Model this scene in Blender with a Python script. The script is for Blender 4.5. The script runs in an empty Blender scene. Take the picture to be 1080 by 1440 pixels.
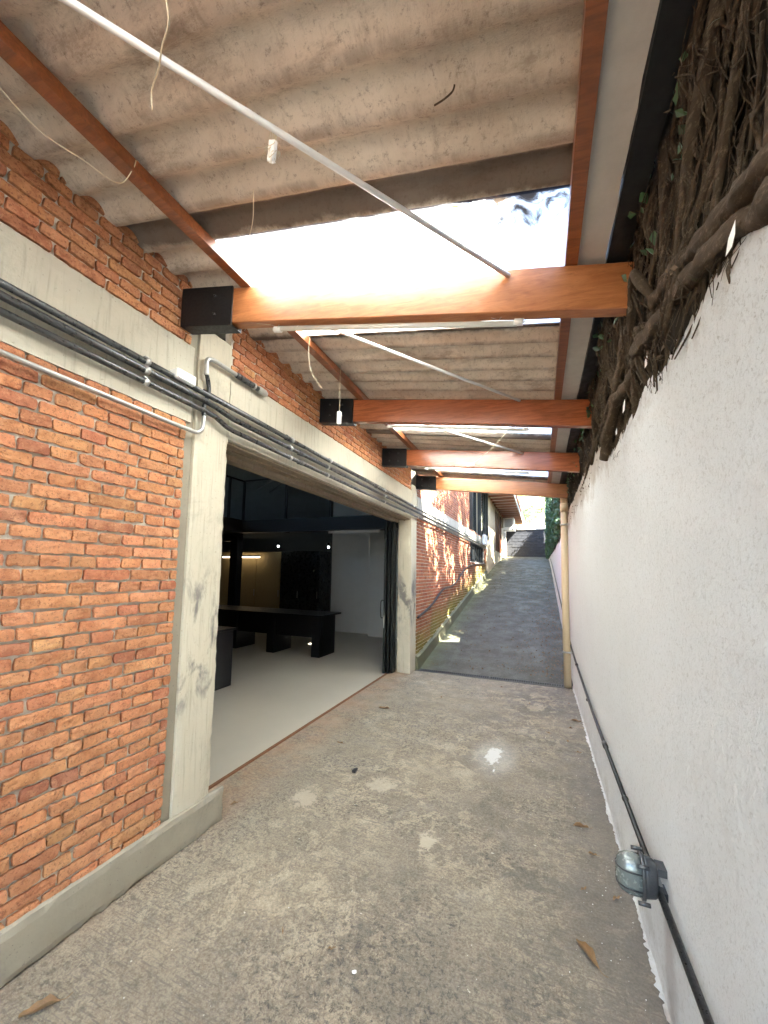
import bpy, math, random
import numpy as np
from mathutils import Vector, Matrix, noise as mn

# ------------------------------------------------------------------ camera, sky, sun
scn = bpy.context.scene
COL = scn.collection
cam_d = bpy.data.cameras.new("camera"); cam = bpy.data.objects.new("camera", cam_d); COL.objects.link(cam)
scn.camera = cam
F_PX, CX, CY, CAM_Z = 540.0, 540.0, 758.0, 1.79           # photograph pixels (1080 x 1440)
def unit(v): return v/np.linalg.norm(v)
_d = unit(np.array([760-CX, -(808-CY), -F_PX])); _u = unit(np.array([645-CX, 6400.0, -F_PX]))
_u = unit(_u-_d*(_u@_d)); _r = np.cross(_d, _u); ROT = np.array([_r, _d, _u])
m = Matrix([list(map(float, r)) for r in ROT]).to_4x4(); m.translation = (0, 0, CAM_Z)
cam.matrix_world = m
cam_d.sensor_fit = 'VERTICAL'; cam_d.sensor_height = 24.0; cam_d.lens = F_PX/1440*24.0
cam_d.shift_y = (CY-720)/1440.0
cam_d.clip_start = 0.02; cam_d.clip_end = 600

SUN = Vector((0.60, -0.30, 0.75)).normalized()
world = bpy.data.worlds.new("World"); scn.world = world; world.use_nodes = True
wn = world.node_tree; wn.nodes.clear()
sky = wn.nodes.new('ShaderNodeTexSky'); sky.sky_type = 'NISHITA'; sky.sun_disc = False
sky.sun_elevation = math.asin(SUN.z); sky.sun_rotation = math.atan2(SUN.x, SUN.y)
bg = wn.nodes.new('ShaderNodeBackground'); bg.inputs[1].default_value = 0.15
wo = wn.nodes.new('ShaderNodeOutputWorld')
wn.links.new(sky.outputs[0], bg.inputs[0]); wn.links.new(bg.outputs[0], wo.inputs[0])
sd = bpy.data.lights.new("sun", 'SUN'); sd.energy = 5.0; sd.angle = math.radians(0.5); sd.color = (1.0, 0.96, 0.88)
so = bpy.data.objects.new("sun", sd); COL.objects.link(so)
so.rotation_euler = SUN.to_track_quat('Z', 'Y').to_euler()
so.location = (6, -6, 12)
scn.view_settings.view_transform = 'Standard'; scn.view_settings.look = 'None'
scn.view_settings.exposure = 4.25; scn.view_settings.gamma = 1.0
scn.cycles.max_bounces = 10; scn.cycles.diffuse_bounces = 6; scn.cycles.transmission_bounces = 6
scn.cycles.caustics_reflective = False; scn.cycles.caustics_refractive = False

WAVE = 0.19
R = random.Random(7)
RND = np.random.RandomState(11)

# ------------------------------------------------------------------ materials
class NT:
    def __init__(s, name, rough=0.8, metal=0.0, spec=0.5):
        s.m = bpy.data.materials.new(name); s.m.use_nodes = True; s.t = s.m.node_tree
        s.b = s.t.nodes['Principled BSDF']; s.b.inputs['Roughness'].default_value = rough
        s.b.inputs['Metallic'].default_value = metal
        s.b.inputs['Specular IOR Level'].default_value = spec
        s.tc = s.n('ShaderNodeTexCoord').outputs['Object']
        s.h = None
    def n(s, ty, **kw):
        x = s.t.nodes.new(ty)
        for k, v in kw.items(): setattr(x, k, v)
        return x
    def put(s, sock, v):
        if isinstance(v, (int, float)): sock.default_value = v
        elif isinstance(v, (tuple, list)):
            sock.default_value = tuple(v)+(1.0,) if (sock.type == 'RGBA' and len(v) == 3) else tuple(v)
        else: s.t.links.new(v, sock)
    def map(s, scale=(1, 1, 1), rot=(0, 0, 0), loc=(0, 0, 0), src=None):
        x = s.n('ShaderNodeMapping'); s.put(x.inputs[0], src or s.tc)
        x.inputs['Scale'].default_value = scale; x.inputs['Rotation'].default_value = rot; x.inputs['Location'].default_value = loc
        return x.outputs[0]
    def noise(s, sc, det=5, ro=0.6, dist=0.0, v=None, col=False):
        x = s.n('ShaderNodeTexNoise'); s.put(x.inputs['Vector'], v or s.tc)
        x.inputs['Scale'].default_value = sc; x.inputs['Detail'].default_value = det
        x.inputs['Roughness'].default_value = ro; x.inputs['Distortion'].default_value = dist
        return x.outputs[1 if col else 0]
    def voro(s, sc, v=None, feat='F1', out=0):
        x = s.n('ShaderNodeTexVoronoi', feature=feat); s.put(x.inputs['Vector'], v or s.tc); x.inputs['Scale'].default_value = sc
        return x.outputs[out]
    def ramp(s, f, a, b, lo=0.0, hi=1.0):      # smooth threshold -> value
        x = s.n('ShaderNodeMapRange', interpolation_type='SMOOTHSTEP'); s.put(x.inputs[0], f)
        for i, v in enumerate((a, b, lo, hi)): x.inputs[1+i].default_value = v
        return x.outputs[0]
    def mix(s, f, a, b, mode='MIX'):
        x = s.n('ShaderNodeMix', data_type='RGBA', blend_type=mode)
        s.put(x.inputs[0], f); s.put(x.inputs[6], a); s.put(x.inputs[7], b)
        return x.outputs[2]
    def math(s, op, a, b=0.0, c=None):
        x = s.n('ShaderNodeMath', operation=op); s.put(x.inputs[0], a); s.put(x.inputs[1], b)
        if c is not None: s.put(x.inputs[2], c)
        return x.outputs[0]
    def xyz(s):
        x = s.n('ShaderNodeSeparateXYZ'); s.put(x.inputs[0], s.n('ShaderNodeNewGeometry').outputs['Position']); return x.outputs
    def color(s, c): s.put(s.b.inputs['Base Color'], c)
    def rough(s, c): s.put(s.b.inputs['Roughness'], c)
    def bump(s, h, strength=0.4, dist=0.01):
        x = s.n('ShaderNodeBump'); s.put(x.inputs['Height'], h)
        x.inputs['Strength'].default_value = strength; x.inputs['Distance'].default_value = dist
        if s.h is not None: s.put(x.inputs['Normal'], s.h)
        s.h = x.outputs[0]; s.put(s.b.inputs['Normal'], s.h)
    def attr(s, name='Col'):
        x = s.n('ShaderNodeAttribute'); x.attribute_name = name; return x.outputs['Color']

def M_simple(name, c, rough=0.5, metal=0.0, var=0.15, sc=12, bump=0.15, spec=0.5):
    k = NT(name, rough, metal, spec)
    n1 = k.noise(sc, 6, 0.65)
    k.color(k.mix(n1, tuple(x*(1-var) for x in c), tuple(min(1, x*(1+var)) for x in c)))
    k.rough(k.ramp(k.noise(sc*3, 3), 0.2, 0.8, max(0.02, rough-0.12), min(1, rough+0.12)))
    if bump: k.bump(k.noise(sc*5, 5), bump, 0.003)
    return k.m

def M_brick():
    k = NT('brick_clay', 0.92, 0, 0.25)
    c = k.attr()
    c = k.mix(k.ramp(k.noise(16, 6, 0.7), 0.42, 0.66), c, k.mix(1.0, c, (0.72, 0.62, 0.6), 'MULTIPLY'))
    c = k.mix(k.ramp(k.noise(33, 7, 0.8), 0.52, 0.64, 0, 0.5), c, (0.66, 0.36, 0.19))
    c = k.mix(k.ramp(k.noise(75, 4, 0.75), 0.53, 0.63, 0, 0.75), c, (0.20, 0.07, 0.035))
    c = k.mix(k.ramp(k.noise(2.2, 5, 0.7), 0.60, 0.75, 0, 0.30), c, (0.50, 0.40, 0.30))
    k.color(c)
    k.bump(k.noise(60, 8, 0.8), 1.0, 0.009); k.bump(k.noise(14, 4), 0.5, 0.01)
    return k.m
def M_brick_mossy():
    k = NT('brick_clay_mossy', 0.92, 0, 0.25)
    c = k.mix(1.0, k.attr(), (0.66, 0.60, 0.66), 'MULTIPLY')
    c = k.mix(k.ramp(k.noise(14, 6, 0.7), 0.42, 0.66), c, k.mix(1.0, c, (0.7, 0.6, 0.6), 'MULTIPLY'))
    x = k.xyz()
    hgt = k.math('SUBTRACT', x[2], k.math('MULTIPLY', k.math('SUBTRACT', x[1], 7.05), 0.165))
    low = k.math('ADD', hgt, k.math('MULTIPLY', k.noise(2.3, 5, 0.7), -1.5))
    c = k.mix(k.ramp(low, -0.62, 0.25, 0.85, 0.0), c, (0.17, 0.18, 0.03))
    k.color(c); k.bump(k.noise(50, 6, 0.7), 0.6, 0.006)
    return k.m
def M_mortar():
    k = NT('mortar', 0.95, 0, 0.2)
    c = k.mix(k.noise(9, 6, 0.7), (0.46, 0.415, 0.34), (0.68, 0.63, 0.53))
    c = k.mix(k.ramp(k.noise(60, 3), 0.55, 0.7, 0, 0.5), c, (0.18, 0.16, 0.13))
    k.color(c); k.bump(k.noise(90, 6, 0.75), 0.8, 0.006); k.bump(k.noise(20, 4), 0.5, 0.01)
    return k.m
def M_concrete(name, a, b, stain=(0.16, 0.15, 0.13), amt=0.5, streak=True, smudge=False):
    k = NT(name, 0.85, 0, 0.3)
    c = k.mix(k.noise(3.1, 7, 0.65), a, b)
    if streak:
        c = k.mix(k.ramp(k.noise(7, 5, 0.6, v=k.map((6, 6, 0.35))), 0.5, 0.72, 0, 0.45), c, tuple(x*0.62 for x in a))
    c = k.mix(k.ramp(k.noise(1.7, 6, 0.75, 0.6), 0.52, 0.75, 0, amt), c, stain)
    c = k.mix(k.ramp(k.noise(38, 4, 0.7), 0.62, 0.72, 0, 0.5), c, tuple(x*0.45 for x in a))
    c = k.mix(k.ramp(k.voro(26), 0.0, 0.10, 0.65, 0), c, tuple(x*0.25 for x in a))
    if smudge:
        x = k.xyz()
        band = k.math('MULTIPLY', k.ramp(x[2], 0.75, 1.0), k.ramp(x[2], 2.0, 1.5))
        sm = k.math('MULTIPLY', band, k.ramp(k.noise(3.0, 5, 0.65, 0.5, v=k.map((1, 2.0, 0.9), loc=(3, 1.3, 0.4))), 0.46, 0.62))
        c = k.mix(k.math('MULTIPLY', sm, 0.8), c, (0.10, 0.095, 0.10))
    k.color(c)
    k.bump(k.noise(60, 7, 0.75), 0.45, 0.004); k.bump(k.noise(6, 4), 0.35, 0.01)
    return k.m
def M_driveway():
    k = NT('worn_concrete', 0.8, 0, 0.35)
    x = k.xyz()
    big = k.noise(0.9, 6, 0.6, 0.4)
    c = k.mix(k.ramp(big, 0.35, 0.65), (0.175, 0.155, 0.125), (0.330, 0.285, 0.215))
    side = k.ramp(k.math('ADD', x[0], k.math('MULTIPLY', k.math('SUBTRACT', k.noise(1.3, 5, 0.65), 0.5), 2.2)), -1.7, 0.2, 0.85, 0.0)
    c = k.mix(side, c, (0.36, 0.308, 0.225))
    fl = k.noise(5.5, 10, 0.78, 0.5)
    reg = k.ramp(k.noise(0.75, 5, 0.65, v=k.map(loc=(3.1, 1.2, 0))), 0.40, 0.62)
    c = k.mix(k.math('MULTIPLY', k.ramp(fl, 0.50, 0.54), k.math('MULTIPLY', reg, 0.8)), c, (0.56, 0.475, 0.34))
    fl2 = k.noise(17, 10, 0.82, 0.6, v=k.map(loc=(4, 8, 0)))
    c = k.mix(k.math('MULTIPLY', k.ramp(fl2, 0.50, 0.54), k.ramp(k.noise(1.6, 5, 0.7, v=k.map(loc=(6, 6, 0))), 0.42, 0.58, 0.05, 0.7)), c, (0.46, 0.39, 0.28))
    sm = k.noise(30, 10, 0.85, 0.4)
    reg2 = k.ramp(k.noise(1.1, 5, 0.65, v=k.map(loc=(7.3, 4.2, 0))), 0.40, 0.60, 0.05, 0.85)
    c = k.mix(k.math('MULTIPLY', k.ramp(sm, 0.50, 0.57), reg2), c, (0.105, 0.094, 0.083))
    gr = k.noise(14, 9, 0.8, 0.6, v=k.map(loc=(2, 5, 0)))
    c = k.mix(k.math('MULTIPLY', k.ramp(gr, 0.53, 0.60), k.math('MULTIPLY', side, 0.7)), c, (0.20, 0.175, 0.145))
    tex = k.noise(70, 8, 0.85)
    c = k.mix(k.ramp(tex, 0.40, 0.60, 0, 0.75), c, k.mix(1.0, c, (0.50, 0.47, 0.44), 'MULTIPLY'))
    c = k.mix(k.ramp(k.noise(150, 4, 0.75), 0.58, 0.66, 0, 0.6), c, (0.09, 0.08, 0.07))
    c = k.mix(k.ramp(k.noise(27, 3, 0.6, v=k.map(loc=(1, 9, 0))), 0.71, 0.74, 0, 0.8), c, (0.66, 0.62, 0.52))
    st = k.noise(8, 7, 0.7, v=k.map((1.0, 11.0, 1), rot=(0, 0, math.radians(42))))
    c = k.mix(k.math('MULTIPLY', k.ramp(st, 0.52, 0.60), k.ramp(k.noise(0.9, 4, v=k.map(loc=(9, 2, 0))), 0.40, 0.56, 0.0, 0.75)), c, (0.15, 0.13, 0.11))
    # uneven darker edge along the white wall
    c = k.mix(k.ramp(k.math('ADD', x[0], k.math('MULTIPLY', k.math('SUBTRACT', k.noise(3, 6, 0.7), 0.5), 0.7)), 0.0, 0.42, 0, 0.45), c, (0.15, 0.135, 0.12))
    # rusty tint along the door threshold
    c = k.mix(k.math('MULTIPLY', k.ramp(x[0], -1.9, -2.45), k.ramp(k.noise(3, 5, 0.7), 0.35, 0.65, 0.1, 0.6)), c, (0.40, 0.24, 0.15))
    # ring marks
    def dist(cx, cy, sx=1.0, sy=1.0):
        a = k.math('MULTIPLY', k.math('SUBTRACT', x[0], cx), sx); b = k.math('MULTIPLY', k.math('SUBTRACT', x[1], cy), sy)
        return k.math('SQRT', k.math('ADD', k.math('MULTIPLY', a, a), k.math('MULTIPLY', b, b)))
    wob = k.math('MULTIPLY', k.math('SUBTRACT', k.noise(3.5, 5, 0.7), 0.5), 0.28)
    r1 = k.math('ABSOLUTE', k.math('SUBTRACT', k.math('ADD', dist(-0.62, 2.65), wob), 0.42))
    c = k.mix(k.math('MULTIPLY', k.math('MULTIPLY', k.ramp(r1, 0.06, 0.0), k.ramp(k.noise(2.1, 5, 0.7), 0.45, 0.65)), 0.35), c, (0.42, 0.38, 0.31))
    nz = k.noise(10, 10, 0.8, 0.5)
    def patch(cx, cy, sx, sy, r, lo, col, amt):
        v = k.math('ADD', nz, k.math('MULTIPLY', k.math('SUBTRACT', r, dist(cx, cy, sx, sy)), 1.5))
        return k.mix(k.ramp(v, lo, lo+0.03, 0, amt), c, col)
    for args in ((-0.72, 2.66, 1.5, 1.0, 0.10, 0.525, (0.50, 0.43, 0.32), 0.8), (-1.28, 3.15, 1.0, 1.0, 0.16, 0.565, (0.46, 0.39, 0.29), 0.7), (-1.75, 2.75, 0.9, 1.0, 0.16, 0.585, (0.48, 0.40, 0.30), 0.7),
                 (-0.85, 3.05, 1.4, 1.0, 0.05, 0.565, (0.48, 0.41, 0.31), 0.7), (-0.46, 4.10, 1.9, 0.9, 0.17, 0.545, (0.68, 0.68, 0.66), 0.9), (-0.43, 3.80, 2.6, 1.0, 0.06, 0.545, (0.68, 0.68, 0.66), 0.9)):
        c = patch(*args)
    c = k.mix(k.ramp(dist(-0.449, 4.08, 1.4, 0.8), 0.42, 0.05, 0, 0.32), c, (0.62, 0.61, 0.58))  # white glare spot put into the floor colour, with a soft glow
    # pour joint crack
    k.color(c)
    k.rough(k.ramp(k.noise(4, 4), 0.3, 0.7, 0.55, 0.9))
    k.bump(tex, 0.9, 0.010); k.bump(fl, 0.6, 0.010); k.bump(st, 0.4, 0.008)
    return k.m
def M_ramp():
    k = NT('dark_weathered_concrete', 0.7, 0, 0.4)
    c = k.mix(k.noise(1.3, 7, 0.65, 0.4), (0.034, 0.033, 0.021), (0.105, 0.100, 0.068))
    c = k.mix(k.ramp(k.noise(2.4, 6, 0.7, v=k.map((1.6, 0.5, 1))), 0.5, 0.66, 0, 0.6), c, (0.125, 0.122, 0.092))
    c = k.mix(k.ramp(k.noise(30, 6, 0.8), 0.58, 0.66, 0, 0.8), c, (0.010, 0.010, 0.009))
    c = k.mix(k.ramp(k.noise(48, 4, 0.7, v=k.map(loc=(5, 1, 2))), 0.60, 0.66, 0, 0.85), c, (0.24, 0.23, 0.17))
    x = k.xyz()
    edge = k.ramp(k.math('ADD', x[0], k.math('MULTIPLY', k.noise(2.5, 5), 0.8)), -1.9, -1.2, 0.7, 0)
    c = k.mix(edge, c, (0.12, 0.12, 0.045))
    k.color(c); k.rough(k.ramp(k.noise(3, 4), 0.3, 0.7, 0.45, 0.8)); k.bump(k.noise(40, 7, 0.8), 0.8, 0.012); k.bump(k.noise(5, 5), 0.4, 0.02)
    return k.m
def M_plaster():
    k = NT('white_paint_on_rough_plaster', 0.75, 0, 0.3)
    c = k.mix(k.noise(1.6, 6, 0.7), (0.80, 0.80, 0.775), (0.88, 0.88, 0.865))
    x = k.xyz()
    top = k.ramp(k.math('ADD', x[2], k.math('MULTIPLY', k.math('SUBTRACT', k.noise(3.2, 7, 0.75), 0.5), 0.9)), 2.50, 2.80, 0, 0.85)
    c = k.mix(top, c, k.mix(k.noise(9, 6, 0.7), (0.30, 0.22, 0.15), (0.60, 0.53, 0.44)))
    c = k.mix(k.ramp(k.noise(26, 5, 0.7), 0.63, 0.70, 0, 0.35), c, (0.55, 0.52, 0.47))
    c = k.mix(k.ramp(k.noise(58, 6, 0.8, 0.6), 0.53, 0.62, 0, 0.42), c, (0.52, 0.495, 0.45))
    c = k.mix(k.ramp(k.noise(7, 6, 0.75, 0.4), 0.55, 0.72, 0, 0.30), c, (0.64, 0.62, 0.57))
    c = k.mix(k.math('MULTIPLY', k.ramp(x[2], 0.34, 0.02), k.ramp(k.noise(6, 6, 0.75), 0.42, 0.66, 0, 0.45)), c, (0.46, 0.42, 0.36))
    c = k.mix(k.math('MULTIPLY', k.ramp(x[2], 1.6, 2.6), k.ramp(k.noise(42, 5, 0.75, 1.5), 0.56, 0.66, 0, 0.55)), c, (0.38, 0.33, 0.28))
    # rusty water mark under the lamp
    a = k.ramp(k.math('ABSOLUTE', k.math('SUBTRACT', x[1], 2.02)), 0.10, 0.02); b = k.ramp(x[2], 0.50, 0.30, 0, 1)
    c = k.mix(k.math('MULTIPLY', k.math('MULTIPLY', a, b), 0.35), c, (0.36, 0.25, 0.2))
    k.color(c)
    c = c
    pit = k.noise(75, 8, 0.85, 0.3)
    k.bump(pit, 1.0, 0.022); k.bump(k.ramp(k.voro(48, v=k.map((1, 1, 1))), 0.05, 0.35), 0.35, 0.006)
    return k.m
def M_sheet():
    k = NT('fibre_cement', 0.9, 0, 0.2)
    c = k.mix(k.ramp(k.noise(1.5, 7, 0.65, 0.3), 0.3, 0.7), (0.50, 0.43, 0.345), (0.72, 0.655, 0.56))
    c = k.mix(k.ramp(k.noise(2.6, 8, 0.78, v=k.map((0.7, 2.0, 1))), 0.52, 0.68, 0, 0.6), c, (0.22, 0.165, 0.12))
    c = k.mix(k.ramp(k.noise(9, 7, 0.8, v=k.map((2.2, 0.6, 1))), 0.53, 0.66, 0, 0.32), c, (0.28, 0.22, 0.17))
    c = k.mix(k.ramp(k.noise(38, 7, 0.85), 0.52, 0.66, 0, 0.6), c, (0.16, 0.125, 0.10))
    c = k.mix(k.ramp(k.noise(70, 4, 0.8, v=k.map((3, 0.6, 1))), 0.58, 0.66, 0, 0.4), c, (0.70, 0.63, 0.53))
    x = k.xyz()
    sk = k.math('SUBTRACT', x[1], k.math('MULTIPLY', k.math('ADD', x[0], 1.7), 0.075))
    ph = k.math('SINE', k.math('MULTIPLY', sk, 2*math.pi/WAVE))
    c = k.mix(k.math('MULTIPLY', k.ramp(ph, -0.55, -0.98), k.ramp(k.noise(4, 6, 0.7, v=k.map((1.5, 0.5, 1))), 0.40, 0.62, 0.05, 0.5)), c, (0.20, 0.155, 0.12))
    wob = k.math('MULTIPLY', k.math('SUBTRACT', k.noise(5, 6, 0.7), 0.5), 0.10)
    for ya in (1.40, 2.46, 3.66, 4.70, 5.95, 6.80):
        dd = k.math('ABSOLUTE', k.math('SUBTRACT', k.math('ADD', sk, wob), ya))
        c = k.mix(k.ramp(dd, 0.085, 0.045, 0, 0.85), c, (0.085, 0.06, 0.045))
    k.color(c); k.bump(k.noise(55, 7, 0.8, v=k.map((1, 2, 1))), 0.8, 0.006); k.bump(k.noise(14, 5, 0.7), 0.4, 0.01)
    return k.m
def M_skylight():
    k = NT('translucent_fibreglass', 0.4)
    t = k.t; out = t.nodes['Material Output']
    tr = k.n('ShaderNodeBsdfTranslucent'); tp = k.n('ShaderNodeBsdfTransparent'); df = k.n('ShaderNodeBsdfDiffuse')
    c = k.mix(k.ramp(k.noise(3, 6, 0.7), 0.55, 0.75, 0, 0.35), (0.945, 0.955, 0.925), (0.72, 0.715, 0.67))
    x = k.xyz()
    dd = k.math('ADD', k.math('MULTIPLY', k.math('ABSOLUTE', k.math('SUBTRACT', x[1], 1.62)), 4.0), k.math('MULTIPLY', k.math('ABSOLUTE', k.math('SUBTRACT', x[0], -0.02)), 2.0))
    dd = k.math('ADD', dd, k.math('MULTIPLY', k.math('SUBTRACT', k.noise(11, 7, 0.7, 1.0), 0.5), 2.6))
    c = k.mix(k.ramp(dd, 0.80, 0.20, 0, 0.93), c, (0.075, 0.045, 0.02))
    lap = k.math('ADD', k.math('SUBTRACT', x[1], k.math('MULTIPLY', k.math('ADD', x[0], 1.7), 0.075)), k.math('MULTIPLY', k.math('SUBTRACT', k.noise(7, 5, 0.6), 0.5), 0.10))
    c = k.mix(k.math('MULTIPLY', k.ramp(lap, 1.535, 1.49, 0, 0.97), k.math('GREATER_THAN', x[1], 1.2)), c, (0.05, 0.035, 0.03))
    k.put(tr.inputs[0], c); k.put(df.inputs[0], c); k.put(tp.inputs[0], (0.85, 0.92, 1.0))
    m1 = k.n('ShaderNodeMixShader'); m1.inputs[0].default_value = 0.10
    t.links.new(tr.outputs[0], m1.inputs[1]); t.links.new(df.outputs[0], m1.inputs[2])
    m2 = k.n('ShaderNodeMixShader'); m2.inputs[0].default_value = 0.05
    t.links.new(m1.outputs[0], m2.inputs[1]); t.links.new(tp.outputs[0], m2.inputs[2])
    t.links.new(m2.outputs[0], out.inputs[0])
    return k.m
def M_wood(name, a, b, rough=0.38):
    k = NT(name, rough, 0, 0.5)
    g = k.noise(5, 7, 0.6, 0.8, v=k.map((0.7, 9, 9)))
    c = k.mix(k.ramp(g, 0.3, 0.7), a, b)
    c = k.mix(k.ramp(k.noise(3, 4, 0.6, v=k.map((0.6, 2, 2))), 0.55, 0.75, 0, 0.5), c, tuple(x*0.5 for x in a))
    c = k.mix(k.ramp(k.noise(70, 3, 0.6, v=k.map((0.25, 3, 3))), 0.6, 0.7, 0, 0.35), c, tuple(x*0.35 for x in a))
    k.color(c); k.b.inputs['Coat Weight'].default_value = 0.25; k.b.inputs['Coat Roughness'].default_value = 0.3
    c = k.mix(k.ramp(k.noise(9, 8, 0.85, v=k.map((0.5, 3, 3))), 0.58, 0.68, 0, 0.45), c, tuple(x*0.30 for x in a)); k.color(c)
    k.bump(k.noise(120, 3, 0.6, v=k.map((0.12, 2, 2))), 0.18, 0.002)
    return k.m
def M_emit(name, c, s):
    k = NT(name); k.color(c); k.put(k.b.inputs['Emission Color'], c); k.b.inputs['Emission Strength'].default_value = s
    return k.m
def M_leaf(name, a, b, trans=0.35):
    k = NT(name, 0.45, 0, 0.5)
    c = k.mix(1.0, k.mix(k.noise(3, 4), a, b), k.attr(), 'MULTIPLY')
    k.color(c)
    t = k.t; out = t.nodes['Material Output']
    tl = k.n('ShaderNodeBsdfTranslucent'); k.put(tl.inputs[0], k.mix(0.5, c, (0.20, 0.26, 0.03)))
    mx = k.n('ShaderNodeMixShader'); mx.inputs[0].default_value = trans
    t.links.new(k.b.outputs[0], mx.inputs[1]); t.links.new(tl.outputs[0], mx.inputs[2]); t.links.new(mx.outputs[0], out.inputs[0])
    return k.m
def M_bark():
    k = NT('root_bark', 0.9, 0, 0.2)
    c = k.mix(k.noise(6, 7, 0.7, 0.5), (0.022, 0.015, 0.009), (0.115, 0.080, 0.050))
    c = k.mix(k.ramp(k.noise(26, 6, 0.75, v=k.map((2.5, 0.8, 2.5))), 0.5, 0.68, 0, 0.6), c, (0.20, 0.15, 0.10))
    c = k.mix(k.ramp(k.noise(4, 5, 0.7, v=k.map(loc=(4, 4, 1))), 0.62, 0.75, 0, 0.5), c, (0.09, 0.10, 0.035))
    k.color(c); k.bump(k.noise(40, 7, 0.8, v=k.map((3, 0.8, 3))), 0.9, 0.012); k.bump(k.noise(9, 4), 0.6, 0.02)
    return k.m
def M_soil():
    k = NT('dark_soil', 0.95, 0, 0.1)
    k.color(k.mix(k.noise(8, 8, 0.75), (0.010, 0.008, 0.006), (0.060, 0.046, 0.030))); k.bump(k.noise(20, 8, 0.8), 1.0, 0.04)
    return k.m
def M_slabwall():
    k = NT('dark_painted_blocks', 0.8)
    x = k.xyz()
    c = k.mix(k.noise(3, 6, 0.7), (0.010, 0.012, 0.016), (0.026, 0.029, 0.036))
    c = k.mix(k.ramp(k.noise(5, 6, 0.75, v=k.map((1, 1, 3))), 0.56, 0.66, 0, 0.6), c, (0.09, 0.095, 0.10))
    k.color(c); k.bump(k.noise(30, 6, 0.7), 0.5, 0.01)
    return k.m
def M_interior_floor():
    k = NT('polished_screed', 0.32, 0, 0.5)
    c = k.mix(k.noise(1.2, 3, 0.5), (0.44, 0.40, 0.325), (0.51, 0.47, 0.385))
    c = k.mix(k.ramp(k.noise(2.2, 7, 0.6, 0.3), 0.3, 0.9, 0, 0.12), c, (0.26, 0.24, 0.21))
    k.color(c)
    return k.m
def M_hill():
    k = NT('dry_hillside', 0.95)
    c = k.mix(k.noise(0.5, 7, 0.75, 0.4), (0.36, 0.34, 0.22), (0.20, 0.22, 0.09))
    c = k.mix(k.ramp(k.noise(1.4, 8, 0.75), 0.45, 0.62), c, (0.50, 0.46, 0.36))
    k.color(c); k.bump(k.noise(2, 8, 0.8), 1.0, 0.2)
    return k.m

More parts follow.
